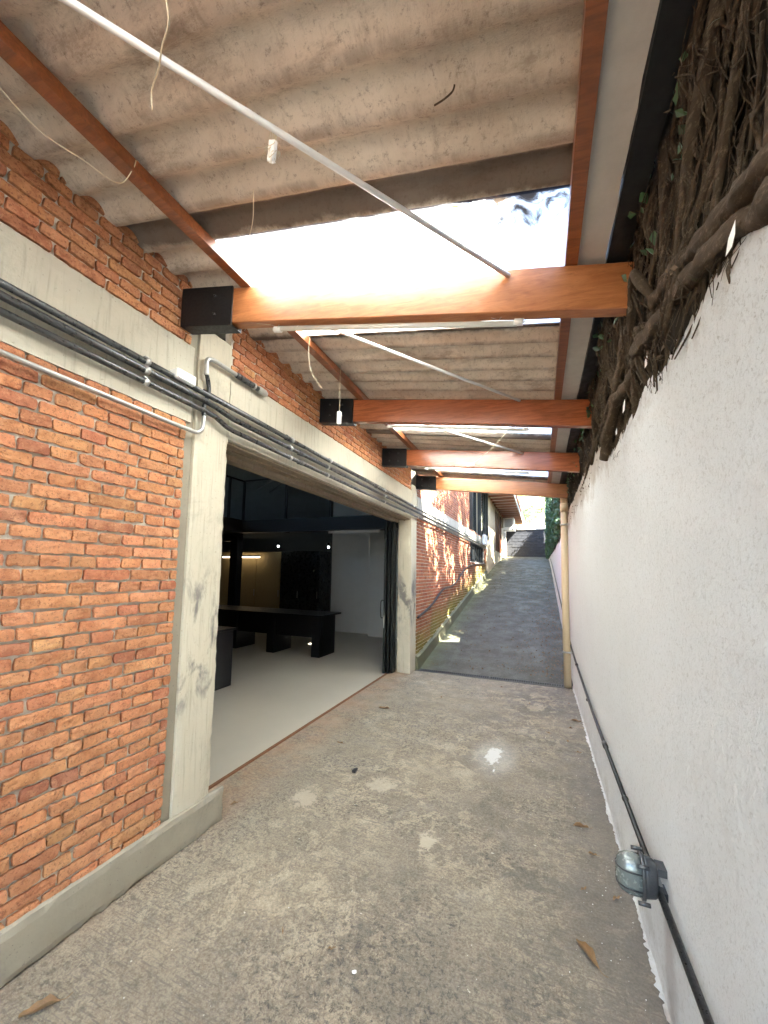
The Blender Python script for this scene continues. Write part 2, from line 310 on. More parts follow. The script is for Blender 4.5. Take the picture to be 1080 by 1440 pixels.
MT = dict(
    brick=M_brick(), brickm=M_brick_mossy(), mortar=M_mortar(),
    column=M_concrete('column_concrete', (0.43, 0.385, 0.29), (0.58, 0.53, 0.41), smudge=True, amt=0.35),
    beamc=M_concrete('band_concrete', (0.40, 0.365, 0.285), (0.54, 0.50, 0.39), amt=0.4),
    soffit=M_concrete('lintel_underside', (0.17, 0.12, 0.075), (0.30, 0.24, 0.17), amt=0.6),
    plinth=M_concrete('plinth_concrete', (0.20, 0.172, 0.13), (0.36, 0.32, 0.24), streak=False, amt=0.6),
    mossplinth=M_concrete('mossy_plinth', (0.09, 0.09, 0.045), (0.20, 0.19, 0.12), streak=False, amt=0.6),
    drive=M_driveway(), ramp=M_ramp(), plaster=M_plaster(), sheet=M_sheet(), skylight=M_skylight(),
    wood=M_wood('varnished_wood', (0.29, 0.100, 0.032), (0.42, 0.165, 0.058)),
    woodred=M_wood('red_varnished_wood', (0.22, 0.062, 0.022), (0.36, 0.110, 0.042), 0.22),
    wooddark=M_wood('brown_varnished_wood', (0.16, 0.045, 0.014), (0.27, 0.085, 0.026)),
    blacksteel=M_simple('black_painted_steel', (0.012, 0.012, 0.013), 0.45, 0.2, 0.3, 20, 0.1),
    bolt=M_simple('dark_steel_bolt', (0.05, 0.05, 0.05), 0.35, 0.8),
    gutter=M_simple('black_gutter', (0.010, 0.011, 0.012), 0.6, 0, 0.4, 6, 0.2),
    board=M_simple('grey_cement_board', (0.52, 0.50, 0.47), 0.9, 0, 0.22, 9, 0.4),
    pvc=M_simple('beige_pvc', (0.60, 0.47, 0.30), 0.42, 0, 0.10, 5, 0.05),
    whitepipe=M_simple('white_painted_steel', (0.66, 0.67, 0.66), 0.4, 0, 0.12, 10, 0.05),
    galv=M_simple('galvanised_steel', (0.44, 0.43, 0.40), 0.38, 0.6, 0.25, 14, 0.1),
    darkpipe=M_simple('dark_grey_conduit', (0.075, 0.075, 0.072), 0.32, 0.5, 0.35, 12, 0.1),
    blackcable=M_simple('black_conduit', (0.010, 0.010, 0.011), 0.35, 0, 0.3, 25, 0.1),
    whiteplastic=M_simple('white_plastic', (0.78, 0.78, 0.75), 0.35, 0, 0.06, 6, 0.0),
    tube=M_simple('unlit_glass_tube', (0.72, 0.72, 0.66), 0.18, 0, 0.05, 5, 0.0),
    string=M_simple('old_string', (0.55, 0.47, 0.33), 0.9, 0, 0.2, 40, 0.2),
    lampbody=M_simple('grey_cast_aluminium', (0.075, 0.080, 0.085), 0.38, 0.6, 0.4, 30, 0.5),
    lampglass=M_simple('dusty_ribbed_glass', (0.15, 0.17, 0.16), 0.22, 0.25, 0.3, 24, 0.2),
    blackmetal=M_simple('black_metal_door', (0.013, 0.014, 0.012), 0.45, 0.3, 0.3, 14, 0.1),
    desk=M_simple('black_laminate', (0.006, 0.006, 0.007), 0.38, 0, 0.3, 8, 0.0),
    intwall=M_simple('pale_interior_wall', (0.66, 0.68, 0.67), 0.85, 0, 0.08, 4, 0.15),
    intgrey=M_simple('grey_block_wall', (0.13, 0.145, 0.145), 0.9, 0, 0.15, 3, 0.2),
    intdark=M_simple('dark_partition', (0.014, 0.016, 0.015), 0.3, 0, 0.3, 4, 0.0),
    beige=M_simple('beige_board', (0.33, 0.25, 0.12), 0.6, 0, 0.1, 4, 0.05),
    intfloor=M_interior_floor(), rust=M_simple('rusty_edge', (0.20, 0.085, 0.035), 0.8, 0, 0.3, 18, 0.3),
    tubeglow=M_emit('lit_tube', (1.0, 0.78, 0.50), 0.6), spotglow=M_emit('lit_spot', (0.9, 0.97, 1.0), 1.5),
    cream=M_simple('cream_render', (0.62, 0.50, 0.33), 0.9, 0, 0.15, 3, 0.3),
    tile=M_simple('clay_roof_tile', (0.34, 0.12, 0.06), 0.85, 0, 0.35, 12, 0.4),
    brownwood=M_simple('brown_shutter', (0.16, 0.06, 0.025), 0.6, 0, 0.3, 10, 0.2),
    glassdark=M_simple('dark_window_glass', (0.010, 0.012, 0.014), 0.08, 0, 0.2, 3, 0.0),
    blockwall=M_slabwall(), hill=M_hill(), bark=M_bark(), soil=M_soil(),
    leaf=M_leaf('green_leaf', (0.025, 0.055, 0.014), (0.075, 0.12, 0.03)),
    ivy=M_leaf('ivy_leaf', (0.018, 0.055, 0.024), (0.05, 0.11, 0.05), 0.2),
    pale=M_leaf('pale_leaf', (0.22, 0.26, 0.08), (0.36, 0.36, 0.17)),
    dry=M_simple('dry_leaf', (0.23, 0.135, 0.060), 0.7, 0, 0.4, 60, 0.4),
    deadleaf=M_simple('withered_leaf', (0.10, 0.065, 0.035), 0.8, 0, 0.5, 60, 0.3),
    earth=M_simple('bare_ground', (0.20, 0.18, 0.14), 0.95, 0, 0.3, 0.8, 0.3),
    grate=M_simple('grate_iron', (0.11, 0.11, 0.10), 0.6, 0.3, 0.3, 30, 0.2),
)

# ------------------------------------------------------------------ mesh helpers
class MB:
    def __init__(s): s.v = []; s.f = []; s.c = []; s.mi = []; s.n = 0; s.sm = []
    def add(s, verts, faces, col=(1, 1, 1), mi=0, smooth=False):
        verts = np.asarray(verts, float).reshape(-1, 3)
        s.v.append(verts); s.c.append(np.tile(np.array(col, float), (len(verts), 1)) if np.ndim(col) == 1 else np.asarray(col, float))
        for f in faces: s.f.append(tuple(i+s.n for i in f)); s.mi.append(mi); s.sm.append(smooth)
        s.n += len(verts)
        return s
    def box(s, x0, x1, y0, y1, z0, z1, bev=0.0, mi=0, col=(1, 1, 1), M=None):
        if x0 > x1: x0, x1 = x1, x0
        if y0 > y1: y0, y1 = y1, y0
        if z0 > z1: z0, z1 = z1, z0
        c = np.array([(x0+x1)/2, (y0+y1)/2, (z0+z1)/2]); h = np.array([(x1-x0)/2, (y1-y0)/2, (z1-z0)/2])
        if bev <= 0:
            v = [c+h*np.array(k) for k in ((-1,-1,-1),(1,-1,-1),(1,1,-1),(-1,1,-1),(-1,-1,1),(1,-1,1),(1,1,1),(-1,1,1))]
            f = [(0,3,2,1),(4,5,6,7),(0,1,5,4),(1,2,6,5),(2,3,7,6),(3,0,4,7)]
        else:
            b = min(bev, h.min()*0.45); v = []; idx = {}
            for sx in (-1, 1):
                for sy in (-1, 1):
                    for sz in (-1, 1):
                        for a in range(3):
                            p = np.array([sx, sy, sz], float)*h
                            for q in range(3):
                                if q != a: p[q] -= (sx, sy, sz)[q]*b
                            idx[(sx, sy, sz, a)] = len(v); v.append(c+p)
            f = []
            for a in range(3):
                o1, o2 = [(1, 2), (2, 0), (0, 1)][a]
                for s_ in (-1, 1):
                    q = []
                    for (i, j) in ((-1,-1),(1,-1),(1,1),(-1,1)):
                        k = [0, 0, 0]; k[a] = s_; k[o1] = i; k[o2] = j; q.append(idx[(*k, a)])
                    f.append(tuple(q if s_ > 0 else q[::-1]))
            for a in range(3):                      # edges along axis a
                o1, o2 = [(1, 2), (2, 0), (0, 1)][a]
                for i in (-1, 1):
                    for j in (-1, 1):
                        k0 = [0, 0, 0]; k1 = [0, 0, 0]; k0[a] = -1; k1[a] = 1
                        for k in (k0, k1): k[o1] = i; k[o2] = j
                        q = (idx[(*k0, o1)], idx[(*k1, o1)], idx[(*k1, o2)], idx[(*k0, o2)])
                        f.append(q if i*j > 0 else q[::-1])
            for sx in (-1, 1):
                for sy in (-1, 1):
                    for sz in (-1, 1):
                        q = (idx[(sx, sy, sz, 0)], idx[(sx, sy, sz, 1)], idx[(sx, sy, sz, 2)])
                        f.append(q if sx*sy*sz > 0 else q[::-1])
        v = np.array(v)
        if M is not None: v = np.array([list(M @ Vector(p)) for p in v])
        return s.add(v, f, col, mi)
    def tube(s, pts, r, seg=10, caps=True, col=(1, 1, 1), mi=0, rough=0.0, rs=8.0):
        P = [Vector(p) for p in pts]; n = len(P)
        rr = list(r) if hasattr(r, '__len__') else [r]*n
        T = []
        for i in range(n):
            t = (P[min(i+1, n-1)]-P[max(i-1, 0)]); T.append(t.normalized() if t.length > 1e-9 else Vector((0, 0, 1)))
        nrm = T[0].orthogonal().normalized(); V = []
        for i in range(n):
            nrm = (nrm-T[i]*nrm.dot(T[i])); nrm = nrm.normalized() if nrm.length > 1e-6 else T[i].orthogonal().normalized()
            b = T[i].cross(nrm)
            for j in range(seg):
                a = 2*math.pi*j/seg; dirv = nrm*math.cos(a)+b*math.sin(a); q = rr[i]
                if rough: q *= 1+rough*mn.noise((P[i]+dirv*rr[i])*rs)+0.5*rough*mn.noise(dirv*2.2+P[i]*rs*0.3)
                V.append(P[i]+dirv*q)
        F = [(i*seg+j, i*seg+(j+1) % seg, (i+1)*seg+(j+1) % seg, (i+1)*seg+j) for i in range(n-1) for j in range(seg)]
        if caps: F += [tuple(range(seg))[::-1], tuple((n-1)*seg+j for j in range(seg))]
        return s.add([list(v) for v in V], F, col, mi, True)
    def quadgrid(s, fn, nu, nv, col=(1, 1, 1), mi=0, smooth=True, flip=False):
        V = [fn(i/nu, j/nv) for i in range(nu+1) for j in range(nv+1)]
        F = []
        for i in range(nu):
            for j in range(nv):
                q = (i*(nv+1)+j, (i+1)*(nv+1)+j, (i+1)*(nv+1)+j+1, i*(nv+1)+j+1); F.append(q[::-1] if flip else q)
        return s.add(V, F, col, mi, smooth)
    def build(s, name, mats, parent=None, base=None):
        V = np.concatenate(s.v) if s.v else np.zeros((0, 3)); C = np.concatenate(s.c)
        off = np.zeros(3)
        if parent is not None: off = np.array(world_loc(parent))
        elif base is not None: off = np.array(base, float)
        me = bpy.data.meshes.new(name); me.from_pydata((V-off).tolist(), [], s.f)
        if not isinstance(mats, (list, tuple)): mats = [mats]
        for mm in mats: me.materials.append(mm)
        me.polygons.foreach_set('material_index', s.mi); me.polygons.foreach_set('use_smooth', s.sm)
        a = me.attributes.new('Col', 'FLOAT_COLOR', 'POINT')
        a.data.foreach_set('color', np.hstack([C, np.ones((len(C), 1))]).ravel())
        me.validate(); me.update()
        o = bpy.data.objects.new(name, me); COL.objects.link(o)
        if parent is not None: o.parent = parent
        elif base is not None: o.location = base
        return o
WL = {}
def world_loc(o):
    x = Vector((0, 0, 0))
    while o is not None: x = x+o.location; o = o.parent
    return x
def tag(o, label=None, cat=None, group=None, kind=None):
    if label: o['label'] = label
    if cat: o['category'] = cat
    if group: o['group'] = group
    if kind: o['kind'] = kind
    return o
def thing(name, label, cat, loc, group=None):
    o = bpy.data.objects.new(name, None); o.empty_display_size = 0.2; COL.objects.link(o); o.location = loc
    return tag(o, label, cat, group)
def smooth_path(pts, k=6):
    P = [Vector(p) for p in pts]; out = []
    for i in range(len(P)-1):
        a, b, c, d = P[max(i-1, 0)], P[i], P[i+1], P[min(i+2, len(P)-1)]
        for j in range(k):
            t = j/k
            out.append(0.5*((2*b)+(c-a)*t+(2*a-5*b+4*c-d)*t*t+(3*b-a-3*c+d)*t**3))
    out.append(P[-1]); return out
def copy_tree(o, loc):
    def rec(q, par):
        c = q.copy(); COL.objects.link(c); c.parent = par
        for ch in [x for x in bpy.data.objects if x.parent == q]: rec(ch, c)
        return c
    c = rec(o, None); c.location = loc; return c

CH = 0.066          # brick course height
def brick_col(rng, far=False):
    t = rng.random()
    if t < 0.04: c = (0.60, 0.31, 0.14)
    elif t < 0.16: c = (0.46, 0.185, 0.095)
    elif t < 0.20: c = (0.48, 0.21, 0.115)
    else: c = (0.57, 0.258, 0.122)
    j = 0.88+0.24*rng.random()
    return tuple(v*j*(0.95+0.1*rng.random()) for v in c)
def brickwork(mb, x0, y0, y1, z0, z1, du, seed=1, stretch=0.25, holes=(), zmax=None, zmin=None, jit=1.0, mi=0):
    """English bond facing +x; du = spacing of the face grid"""
    rng = random.Random(seed); row = math.floor(z0/CH)
    while row*CH < z1-0.012:
        rz0 = row*CH+0.0068; rz1 = rz0+CH-0.0136
        L = stretch if row % 2 == 0 else stretch/2
        y = math.floor(y0/stretch)*stretch-stretch + (0.0 if row % 2 == 0 else stretch/4)
        while y < y1:
            w = L*(1+0.05*(rng.random()-0.5)*jit)
            a, b = y+0.0065, y+L-0.0065; y += L
            a += 0.006*(rng.random()-0.5)*jit; b += 0.006*(rng.random()-0.5)*jit
            col = brick_col(rng); pr = 0.005*rng.random(); r0, r1, r2 = rng.random(), rng.random(), rng.random()
            lo, hi = max(a, y0+0.004), min(b, y1-0.004)
            zl, zh = max(rz0, z0+0.003), min(rz1, z1-0.003)
            if zmin: zl = max(zl, zmin((lo+hi)/2))
            if hi-lo < 0.02 or zh-zl < 0.015: continue
            if any(lo < h[1] and hi > h[0] and zl < h[3] and zh > h[2] for h in holes): continue
            nu = max(2, int(round((hi-lo)/du))); nv = max(2, int(round((zh-zl)/du)))
            tilt = 0.006*(r0-0.5)*jit; sl = 0.004*(r1-0.5)*jit
            V = []
            for i in range(-1, nu+2):
                for j in range(-1, nv+2):
                    u = min(max(i, 0), nu)/nu; v = min(max(j, 0), nv)/nv
                    yy = lo+(hi-lo)*u; zz = zl+(zh-zl)*v+tilt*(u-0.5)
                    eb = (i <= 0 or i >= nu or j <= 0 or j >= nv)
                    p = Vector((yy*7, zz*16, seed+r2*40))
                    if eb:
                        q = (0.0045*mn.noise(Vector((yy*28, zz*28, r2*50)))+0.0035*mn.noise(Vector((yy*80, zz*80, r2*50))))*jit
                        if j <= 0: zz += q*1.2
                        if j >= nv: zz -= q
                        if i <= 0: yy += q
                        if i >= nu: yy -= q
                        # round corners
                        if (i <= 0 or i >= nu) and (j <= 0 or j >= nv):
                            yy += 0.0018 if i <= 0 else -0.0018; zz += 0.0014 if j <= 0 else -0.0014
                    if i < 0 or i > nu or j < 0 or j > nv:
                        xx = x0-0.03
                        yy += -0.0015 if i < 0 else (0.0015 if i > nu else 0); zz += -0.001 if j < 0 else (0.001 if j > nv else 0)
                    else:
                        xx = x0+pr+sl*(v-0.5)*2+0.0045*mn.noise(p)*jit+0.0030*mn.noise(p*4.1)*jit-(0.0018 if eb else 0.0)
                    V.append((xx, yy, zz))
            n2 = nv+3; F = []
            for i in range(nu+2):
                for j in range(nv+2): F.append((i*n2+j, (i+1)*n2+j, (i+1)*n2+j+1, i*n2+j+1))
            mb.add(V, F, col, mi, False)
        row += 1
def mortar_panel(mb, x, y0, y1, z0, z1, mi=1, thick=0.06, step=0.03):
    mb.box(x-thick, x, y0, y1, z0, z1, 0, mi)

BEAM_S = 0.133
def zbt(x): return 3.272+(0.46-x)*BEAM_S           # beam top
def zroof(x): return zbt(x)+0.062+0.030            # mean surface of the corrugated sheets
WP = 0.19

# ------------------------------------------------------------------ the ground
g = MB(); g.box(-150, 150, -150, 150, -0.6, -0.12); tag(g.build('ground', MT['earth']), kind='structure')
g = MB()
def drv(u, v):
    x = -2.55+u*3.06; y = -7+v*13.905
    return (x, y, 0.006*mn.noise(Vector((x*0.9, y*0.9, 0)))-0.002 if x > -2.4 else 0.0)
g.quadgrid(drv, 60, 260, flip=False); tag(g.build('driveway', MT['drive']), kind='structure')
def ramp_z(y):
    if y < 7.1: return 0.0
    t = y-7.1
    if y < 17.5: return 0.168*t
    z = 0.168*10.4; s = y-17.5
    return z+0.168*s-0.0048*s*s if s < 10.5 else z+0.168*10.5-0.0048*10.5**2
g = MB()
g.quadgrid(lambda u, v: (-2.3+u*2.86, 7.105+v*21.2, ramp_z(7.105+v*21.2)+0.012*mn.noise(Vector((u*4, v*30, 1)))), 40, 200)
tag(g.build('ramp', MT['ramp']), kind='structure')
g = MB(); g.box(-2.17, 0.5, 6.90, 7.105, -0.11, -0.075); tag(g.build('drain_channel', MT['soil']), kind='structure')
gr = thing('drain_grate', 'black iron drain grate across the foot of the ramp', 'drain', (-0.8, 7.03, 0))
g = MB()
for x0, x1 in ((-2.14, -0.86), (-0.84, 0.32)):
    g.box(x0, x1, 6.91, 6.925, -0.03, 0.004); g.box(x0, x1, 7.08, 7.095, -0.03, 0.004)
    n = int((x1-x0)/0.036)
    for i in range(n+1):
        xx = x0+(x1-x0)*i/n; g.box(xx-0.005, xx+0.005, 6.926, 7.079, -0.025, 0.002)
g.build('bars', MT['grate'], gr)
# ragged edge of white wall paint on the concrete
g = MB(); V = []; F = []; N = 700
for i in range(N+1):
    y = -1.0+8.0*i/N
    w = 0.010+0.020*abs(mn.noise(Vector((y*9, 0, 5))))+0.016*mn.noise(Vector((y*45, 3, 1)))+0.02*max(0, mn.noise(Vector((y*3, 9, 1))))
    for k in range(2): V.append((0.47 if k == 0 else 0.46-max(0.004, w), y, 0.008))
    for k in range(2): V.append((0.47 if k == 0 else 0.46-max(0.004, w), y, 0.0035))
for i in range(N):
    a = i*4; F += [(a, a+1, a+5, a+4), (a+1, a+3, a+7, a+5)]
g.add(V, F); tag(g.build('paint_edge', MT['plaster']), kind='structure')

# ------------------------------------------------------------------ the brick building with the open garage
XW = -2.17
bld = thing('workshop_building', 'brick workshop with concrete frame and wide open doorway along the driveway', 'building', (-2.4, 4.4, 0))
# near wall
b = MB(); brickwork(b, XW, 0.45, 1.80, 0.20, 2.766, 0.014, 3); brickwork(b, XW, -2.6, 0.45, 0.20, 2.755, 0.06, 3)
mortar_panel(b, XW-0.015, -2.6, 1.80, 0.0, 2.76)
tag(b.build('brick_wall', [MT['brick'], MT['mortar']], bld), 'orange handmade brick wall nearest on the left')
b = MB(); brickwork(b, XW+0.002, 0.4, 1.80, 3.30, 3.86, 0.018, 5); brickwork(b, XW+0.002, -2.6, 0.4, 3.30, 3.86, 0.06, 5)
brickwork(b, XW-0.004, 2.17, 3.5, 3.30, 3.86, 0.022, 6); brickwork(b, XW-0.004, 3.5, 6.62, 3.30, 3.86, 0.035, 8)
mortar_panel(b, XW-0.015, -2.6, 1.80, 3.30, 4.3); mortar_panel(b, XW-0.019, 2.17, 6.62, 3.30, 4.3)
tag(b.build('brick_infill', [MT['brick'], MT['mortar']], bld), 'brick strip between concrete band and carport roof')
def rough_block(mb, x0, x1, y0, y1, z0, z1, bev=0.008, amp=0.003, sub=0.05):
    """concrete block with slightly uneven faces and chipped edges"""
    nx, ny, nz = [max(1, min(90, int(math.ceil(d/sub)))) for d in (x1-x0, y1-y0, z1-z0)]
    def P(x, y, z):
        edge = sum((abs(a-lo) < 1e-6 or abs(a-hi) < 1e-6) for a, lo, hi in ((x, x0, x1), (y, y0, y1), (z, z0, z1)))
        q = Vector((x*9, y*9, z*9)); nx_ = mn.noise_vector(q)*amp
        if edge >= 2:
            c = Vector(((x0+x1)/2-x, (y0+y1)/2-y, (z0+z1)/2-z)); c = Vector([math.copysign(1, a) if abs(a) > 1e-9 else 0 for a in c])
            e = [abs(x-x0) < 1e-6 or abs(x-x1) < 1e-6, abs(y-y0) < 1e-6 or abs(y-y1) < 1e-6, abs(z-z0) < 1e-6 or abs(z-z1) < 1e-6]
            k = bev*(0.35+0.9*max(0, mn.noise(q*2.3)+0.2))
            nx_ = nx_+Vector([c[i]*k if e[i] else 0 for i in range(3)])
        return (x+nx_.x, y+nx_.y, z+nx_.z)
    def face(fn, n1, n2, fl): mb.quadgrid(fn, n1, n2, smooth=False, flip=fl)
    L = lambda a, b_, t: b_ if t == 1 else a+(b_-a)*t
    face(lambda u, v: P(x1, L(y0, y1, u), L(z0, z1, v)), ny, nz, False); face(lambda u, v: P(x0, L(y0, y1, u), L(z0, z1, v)), ny, nz, True)
    face(lambda u, v: P(L(x0, x1, u), y1, L(z0, z1, v)), nx, nz, True); face(lambda u, v: P(L(x0, x1, u), y0, L(z0, z1, v)), nx, nz, False)
    face(lambda u, v: P(L(x0, x1, u), L(y0, y1, v), z1), nx, ny, False); face(lambda u, v: P(L(x0, x1, u), L(y0, y1, v), z0), nx, ny, True)
b = MB(); rough_block(b, -2.46, XW+0.008, 1.865, 2.165, 0.0, 3.50)
c1 = tag(b.build('concrete_column', MT['column'], bld), 'smudged concrete column left of the doorway')
b = MB(); rough_block(b, -2.42, XW+0.006, 6.625, 6.965, 0.0, 3.42)
tag(b.build('concrete_column', MT['column'], bld), 'concrete column at the far side of the doorway')
for bb in ((-2.42, XW-0.014, 1.80, 1.864, 0.0, 3.9), (-2.42, XW-0.010, 6.966, 7.0, 0, 5.0)):
    b = MB(); b.box(*bb); b.build('joint', MT['plinth'], bld)
b = MB(); rough_block(b, -2.40, XW+0.006, -2.6, 1.835, 2.765, 3.295, 0.006, 0.003, 0.06)
tag(b.build('concrete_band', MT['beamc'], bld), 'concrete band above the near brick wall')
b = MB(); rough_block(b, -2.40, XW+0.004, 2.166, 6.624, 2.765, 3.295, 0.006, 0.003, 0.06)
tag(b.build('concrete_band', MT['beamc'], bld), 'long concrete lintel over the doorway')
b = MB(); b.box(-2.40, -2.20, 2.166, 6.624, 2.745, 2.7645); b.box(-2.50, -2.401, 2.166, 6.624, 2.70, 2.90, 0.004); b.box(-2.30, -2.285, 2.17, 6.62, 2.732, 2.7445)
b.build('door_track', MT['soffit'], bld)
b = MB(); rough_block(b, XW-0.02, XW+0.030, -2.6, 2.28, 0.0, 0.232, 0.012, 0.005, 0.04)
b.build('plinth', MT['plinth'], bld)
b = MB(); b.box(-2.555, -2.525, 2.17, 6.62, -0.02, 0.012); b.build('threshold', MT['rust'], bld)
# far brick wall beside the ramp
hole = [(12.95, 17.0, 3.30, 9), (13.1, 16.4, 2.20, 2.86)]
def rz(y): return ramp_z(y)+0.22+0.03
b = MB(); brickwork(b, XW-0.01, 7.0, 10.0, 0.2, 2.86, 0.045, 12, holes=hole, zmin=rz, jit=0.8); brickwork(b, XW-0.01, 10.0, 17.2, 0.7, 2.86, 0.07, 13, holes=hole, zmin=rz, jit=0.7)
brickwork(b, XW-0.01, 7.0, 12.95, 3.26, 5.3, 0.06, 14, jit=0.7); brickwork(b, XW-0.01, 12.95, 17.2, 3.2, 3.30, 0.08, 15, jit=0.7)
b.box(XW-0.10, XW-0.018, 7.0, 12.95, -0.1, 5.3, 0, 1); b.box(XW-0.10, XW-0.018, 12.95, 17.2, 0.2, 2.20, 0, 1); b.box(XW-0.10, XW-0.018, 12.95, 17.2, 2.86, 3.30, 0, 1)
b.box(XW-0.10, XW-0.018, 12.95, 13.1, 2.2, 2.86, 0, 1); b.box(XW-0.10, XW-0.018, 16.4, 17.2, 2.2, 2.86, 0, 1)
tag(b.build('brick_wall', [MT['brickm'], MT['mortar']], bld), 'mossy red brick wall beside the ramp')
b = MB(); rough_block(b, XW-0.12, XW+0.0, 7.0, 17.2, 2.87, 3.25, 0.006, 0.003, 0.25)
tag(b.build('concrete_band', MT['beamc'], bld), 'concrete band on the wall beside the ramp')
b = MB()
V = []; F = []
for i in range(41):
    y = 7.0+10.2*i/40; z = ramp_z(y)
    V += [(XW-0.03, y, z-0.2), (XW+0.05, y, z-0.2), (XW+0.045, y, z+0.22), (XW-0.03, y, z+0.235)]
for i in range(40):
    a = i*4; F += [(a+1, a+5, a+6, a+2), (a+2, a+6, a+7, a+3)]
F += [(0, 1, 2, 3)]
b.add(V, F); b.build('plinth', MT['mossplinth'], bld)
def window(parent, y0, y1, z0, z1, x, nmull, label=None, mullmat='blackmetal'):
    b = MB(); t = 0.05
    b.box(x-0.03, x+0.03, y0, y0+t, z0, z1); b.box(x-0.03, x+0.03, y1-t, y1, z0, z1)
    b.box(x-0.03, x+0.03, y0+t, y1-t, z0, z0+t); b.box(x-0.03, x+0.03, y0+t, y1-t, z1-t, z1)
    for i in range(1, nmull):
        yy = y0+(y1-y0)*i/nmull; b.box(x-0.022, x+0.022, yy-0.02, yy+0.02, z0+t, z1-t)
    w = b.build('window', MT[mullmat], parent)
    if label: w['label'] = label
    b = MB(); b.box(x-0.012, x-0.006, y0+t, y1-t, z0+t, z1-t); b.build('pane', MT['glassdark'], w)
    return w
window(bld, 12.97, 14.9, 3.31, 5.28, XW-0.10, 3); window(bld, 14.95, 17.0, 3.31, 5.28, XW-0.02, 3)
window(bld, 13.12, 15.2, 2.22, 2.85, XW-0.07, 4); window(bld, 15.25, 16.38, 2.22, 2.85, XW-0.07, 2)
for yy in (12.93, 14.92, 17.05):
    b = MB(); b.box(XW-0.02, XW+0.10, yy-0.03, yy+0.03, 3.26, 5.3); b.build('window_post', MT['blackmetal'], bld)
# outer shell of the workshop (walls and roof that close it in)
b = MB(); b.box(-12.2, -12.0, -2.8, 17.2, 0, 6.6); b.box(-12.0, -2.42, -2.8, -2.6, 0, 5.5); b.box(-12.0, -2.30, 10.42, 10.6, 0, 5.3)
b.build('outer_wall', MT['intgrey'], bld)
b = MB()
for i in range(130):
    y0 = -2.9+i*0.155
    b.add([(-2.1, y0, 4.30), (-2.1, y0+0.155, 4.30), (-12.3, y0+0.155, 6.65), (-12.3, y0, 6.65), (-2.1, y0+0.078, 4.35), (-12.3, y0+0.078, 6.70)],
          [(0, 4, 5, 3), (4, 1, 2, 5), (3, 5, 4, 0), (5, 2, 1, 4)] if False else [(0, 4, 5, 3), (4, 1, 2, 5)])
    if y0 > 11.0: break
b.build('roof', MT['sheet'], bld)
b = MB(); b.box(-2.42, -2.20, -2.6, 7.0, 3.86, 4.32); b.build('parapet', MT['plinth'], bld)
# ------------------------------------------------------------------ inside the garage
g = MB(); g.box(-12, -2.556, -2.6, 10.4, -0.05, 0.010); tag(g.build('interior_floor', MT['intfloor']), kind='structure')
inn = bld
b = MB(); b.box(-5.85, -2.43, 10.2, 10.41, 0.01, 5.0); tag(b.build('interior_wall', MT['intwall'], bld), 'pale wall at the back of the garage')
b = MB(); b.box(-4.45, -3.6, 9.86, 10.198, 0.01, 2.90, 0.006); tag(b.build('pier', MT['intwall'], bld), 'pale pier against the back wall')
b = MB(); b.box(-12, -5.851, 10.2, 10.41, 0.01, 6.2)
for i in range(10): b.box(-12, -5.86, 10.19, 10.1995, 3.1+i*0.28, 3.105+i*0.28)
tag(b.build('interior_wall', MT['intgrey'], bld), 'grey block wall above the mezzanine')
mz = b = MB()
b.box(-7.30, -2.62, 7.95, 8.07, 2.76, 3.08); b.box(-7.42, -7.30, -1.5, 8.07, 2.76, 3.10)
b.box(-7.30, -2.62, 8.07, 10.19, 2.98, 3.06); b.box(-12, -7.42, -1.5, 10.19, 2.98, 3.06)
mezz = b.build('mezzanine', MT['blacksteel'], bld)
b = MB()
for x in (-7.32, -5.95, -4.65, -3.35): b.box(x-0.025, x+0.025, 7.96, 8.01, 3.09, 4.13)
b.box(-7.34, -2.7, 7.965, 8.005, 4.13, 4.17)
for y in (1.2, 2.6, 4.0, 5.4, 6.8, 7.5): b.box(-7.38, -7.33, y-0.025, y+0.025, 3.11, 4.13)
b.box(-7.375, -7.335, -1.5, 7.96, 4.13, 4.17); b.build('railing', MT['blacksteel'], mezz)
b = MB(); b.box(-7.68, -7.43, 7.95, 8.15, 0.01, 2.755, 0.006); b.box(-7.95, -7.43, 7.98, 8.10, 2.55, 2.754)
b.build('steel_post', MT['blacksteel'], mezz)
for k in range(3): b = MB(); b.tube([(-8.0+k*0.1, 8.6+k*0.5, 4.2), (-5.8, 9.2+k*0.1, 5.2)], 0.03, 6); b.build('truss', MT['intgrey'], mezz)
b = MB(); b.box(-4.75, -3.40, 8.075, 8.10, 2.70, 2.96); b.build('panel', MT['intwall'], mezz)
# furniture
def cabinet(name, label, x0, x1, y0, y1, z1, mat, doors):
    t = thing(name, label, 'cabinet', ((x0+x1)/2, (y0+y1)/2, 0.01)); b = MB()
    b.box(x0, x1, y0+0.02, y1, 0.01, z1, 0.004); b.build('carcass', MT[mat], t)
    for i in range(doors):
        b = MB(); w = (x1-x0)/doors; b.box(x0+i*w+0.006, x0+(i+1)*w-0.006, y0, y0+0.019, 0.06, z1-0.02, 0.003)
        d_ = b.build('door', MT[mat], t); b = MB(); b.box(x0+(i+1)*w-0.05, x0+(i+1)*w-0.03, y0-0.02, y0, 1.0, 1.2, 0.002); b.build('handle', MT['galv'], d_)
cabinet('tall_cabinet', 'tall beige cabinet in the dark back of the garage', -9.9, -7.20, 9.5, 10.15, 2.34, 'beige', 3)
cabinet('tall_cabinet', 'tall black cabinet beside the beige one inside the garage', -7.19, -5.86, 9.5, 10.15, 2.36, 'intdark', 2)
dk = thing('office_desk', 'long black desk facing the doorway inside the garage', 'desk', (-5.6, 7.2, 0.01))
b = MB(); b.box(-7.9, -4.08, 6.75, 7.6, 0.855, 0.89, 0.004); b.build('desktop', MT['desk'], dk)
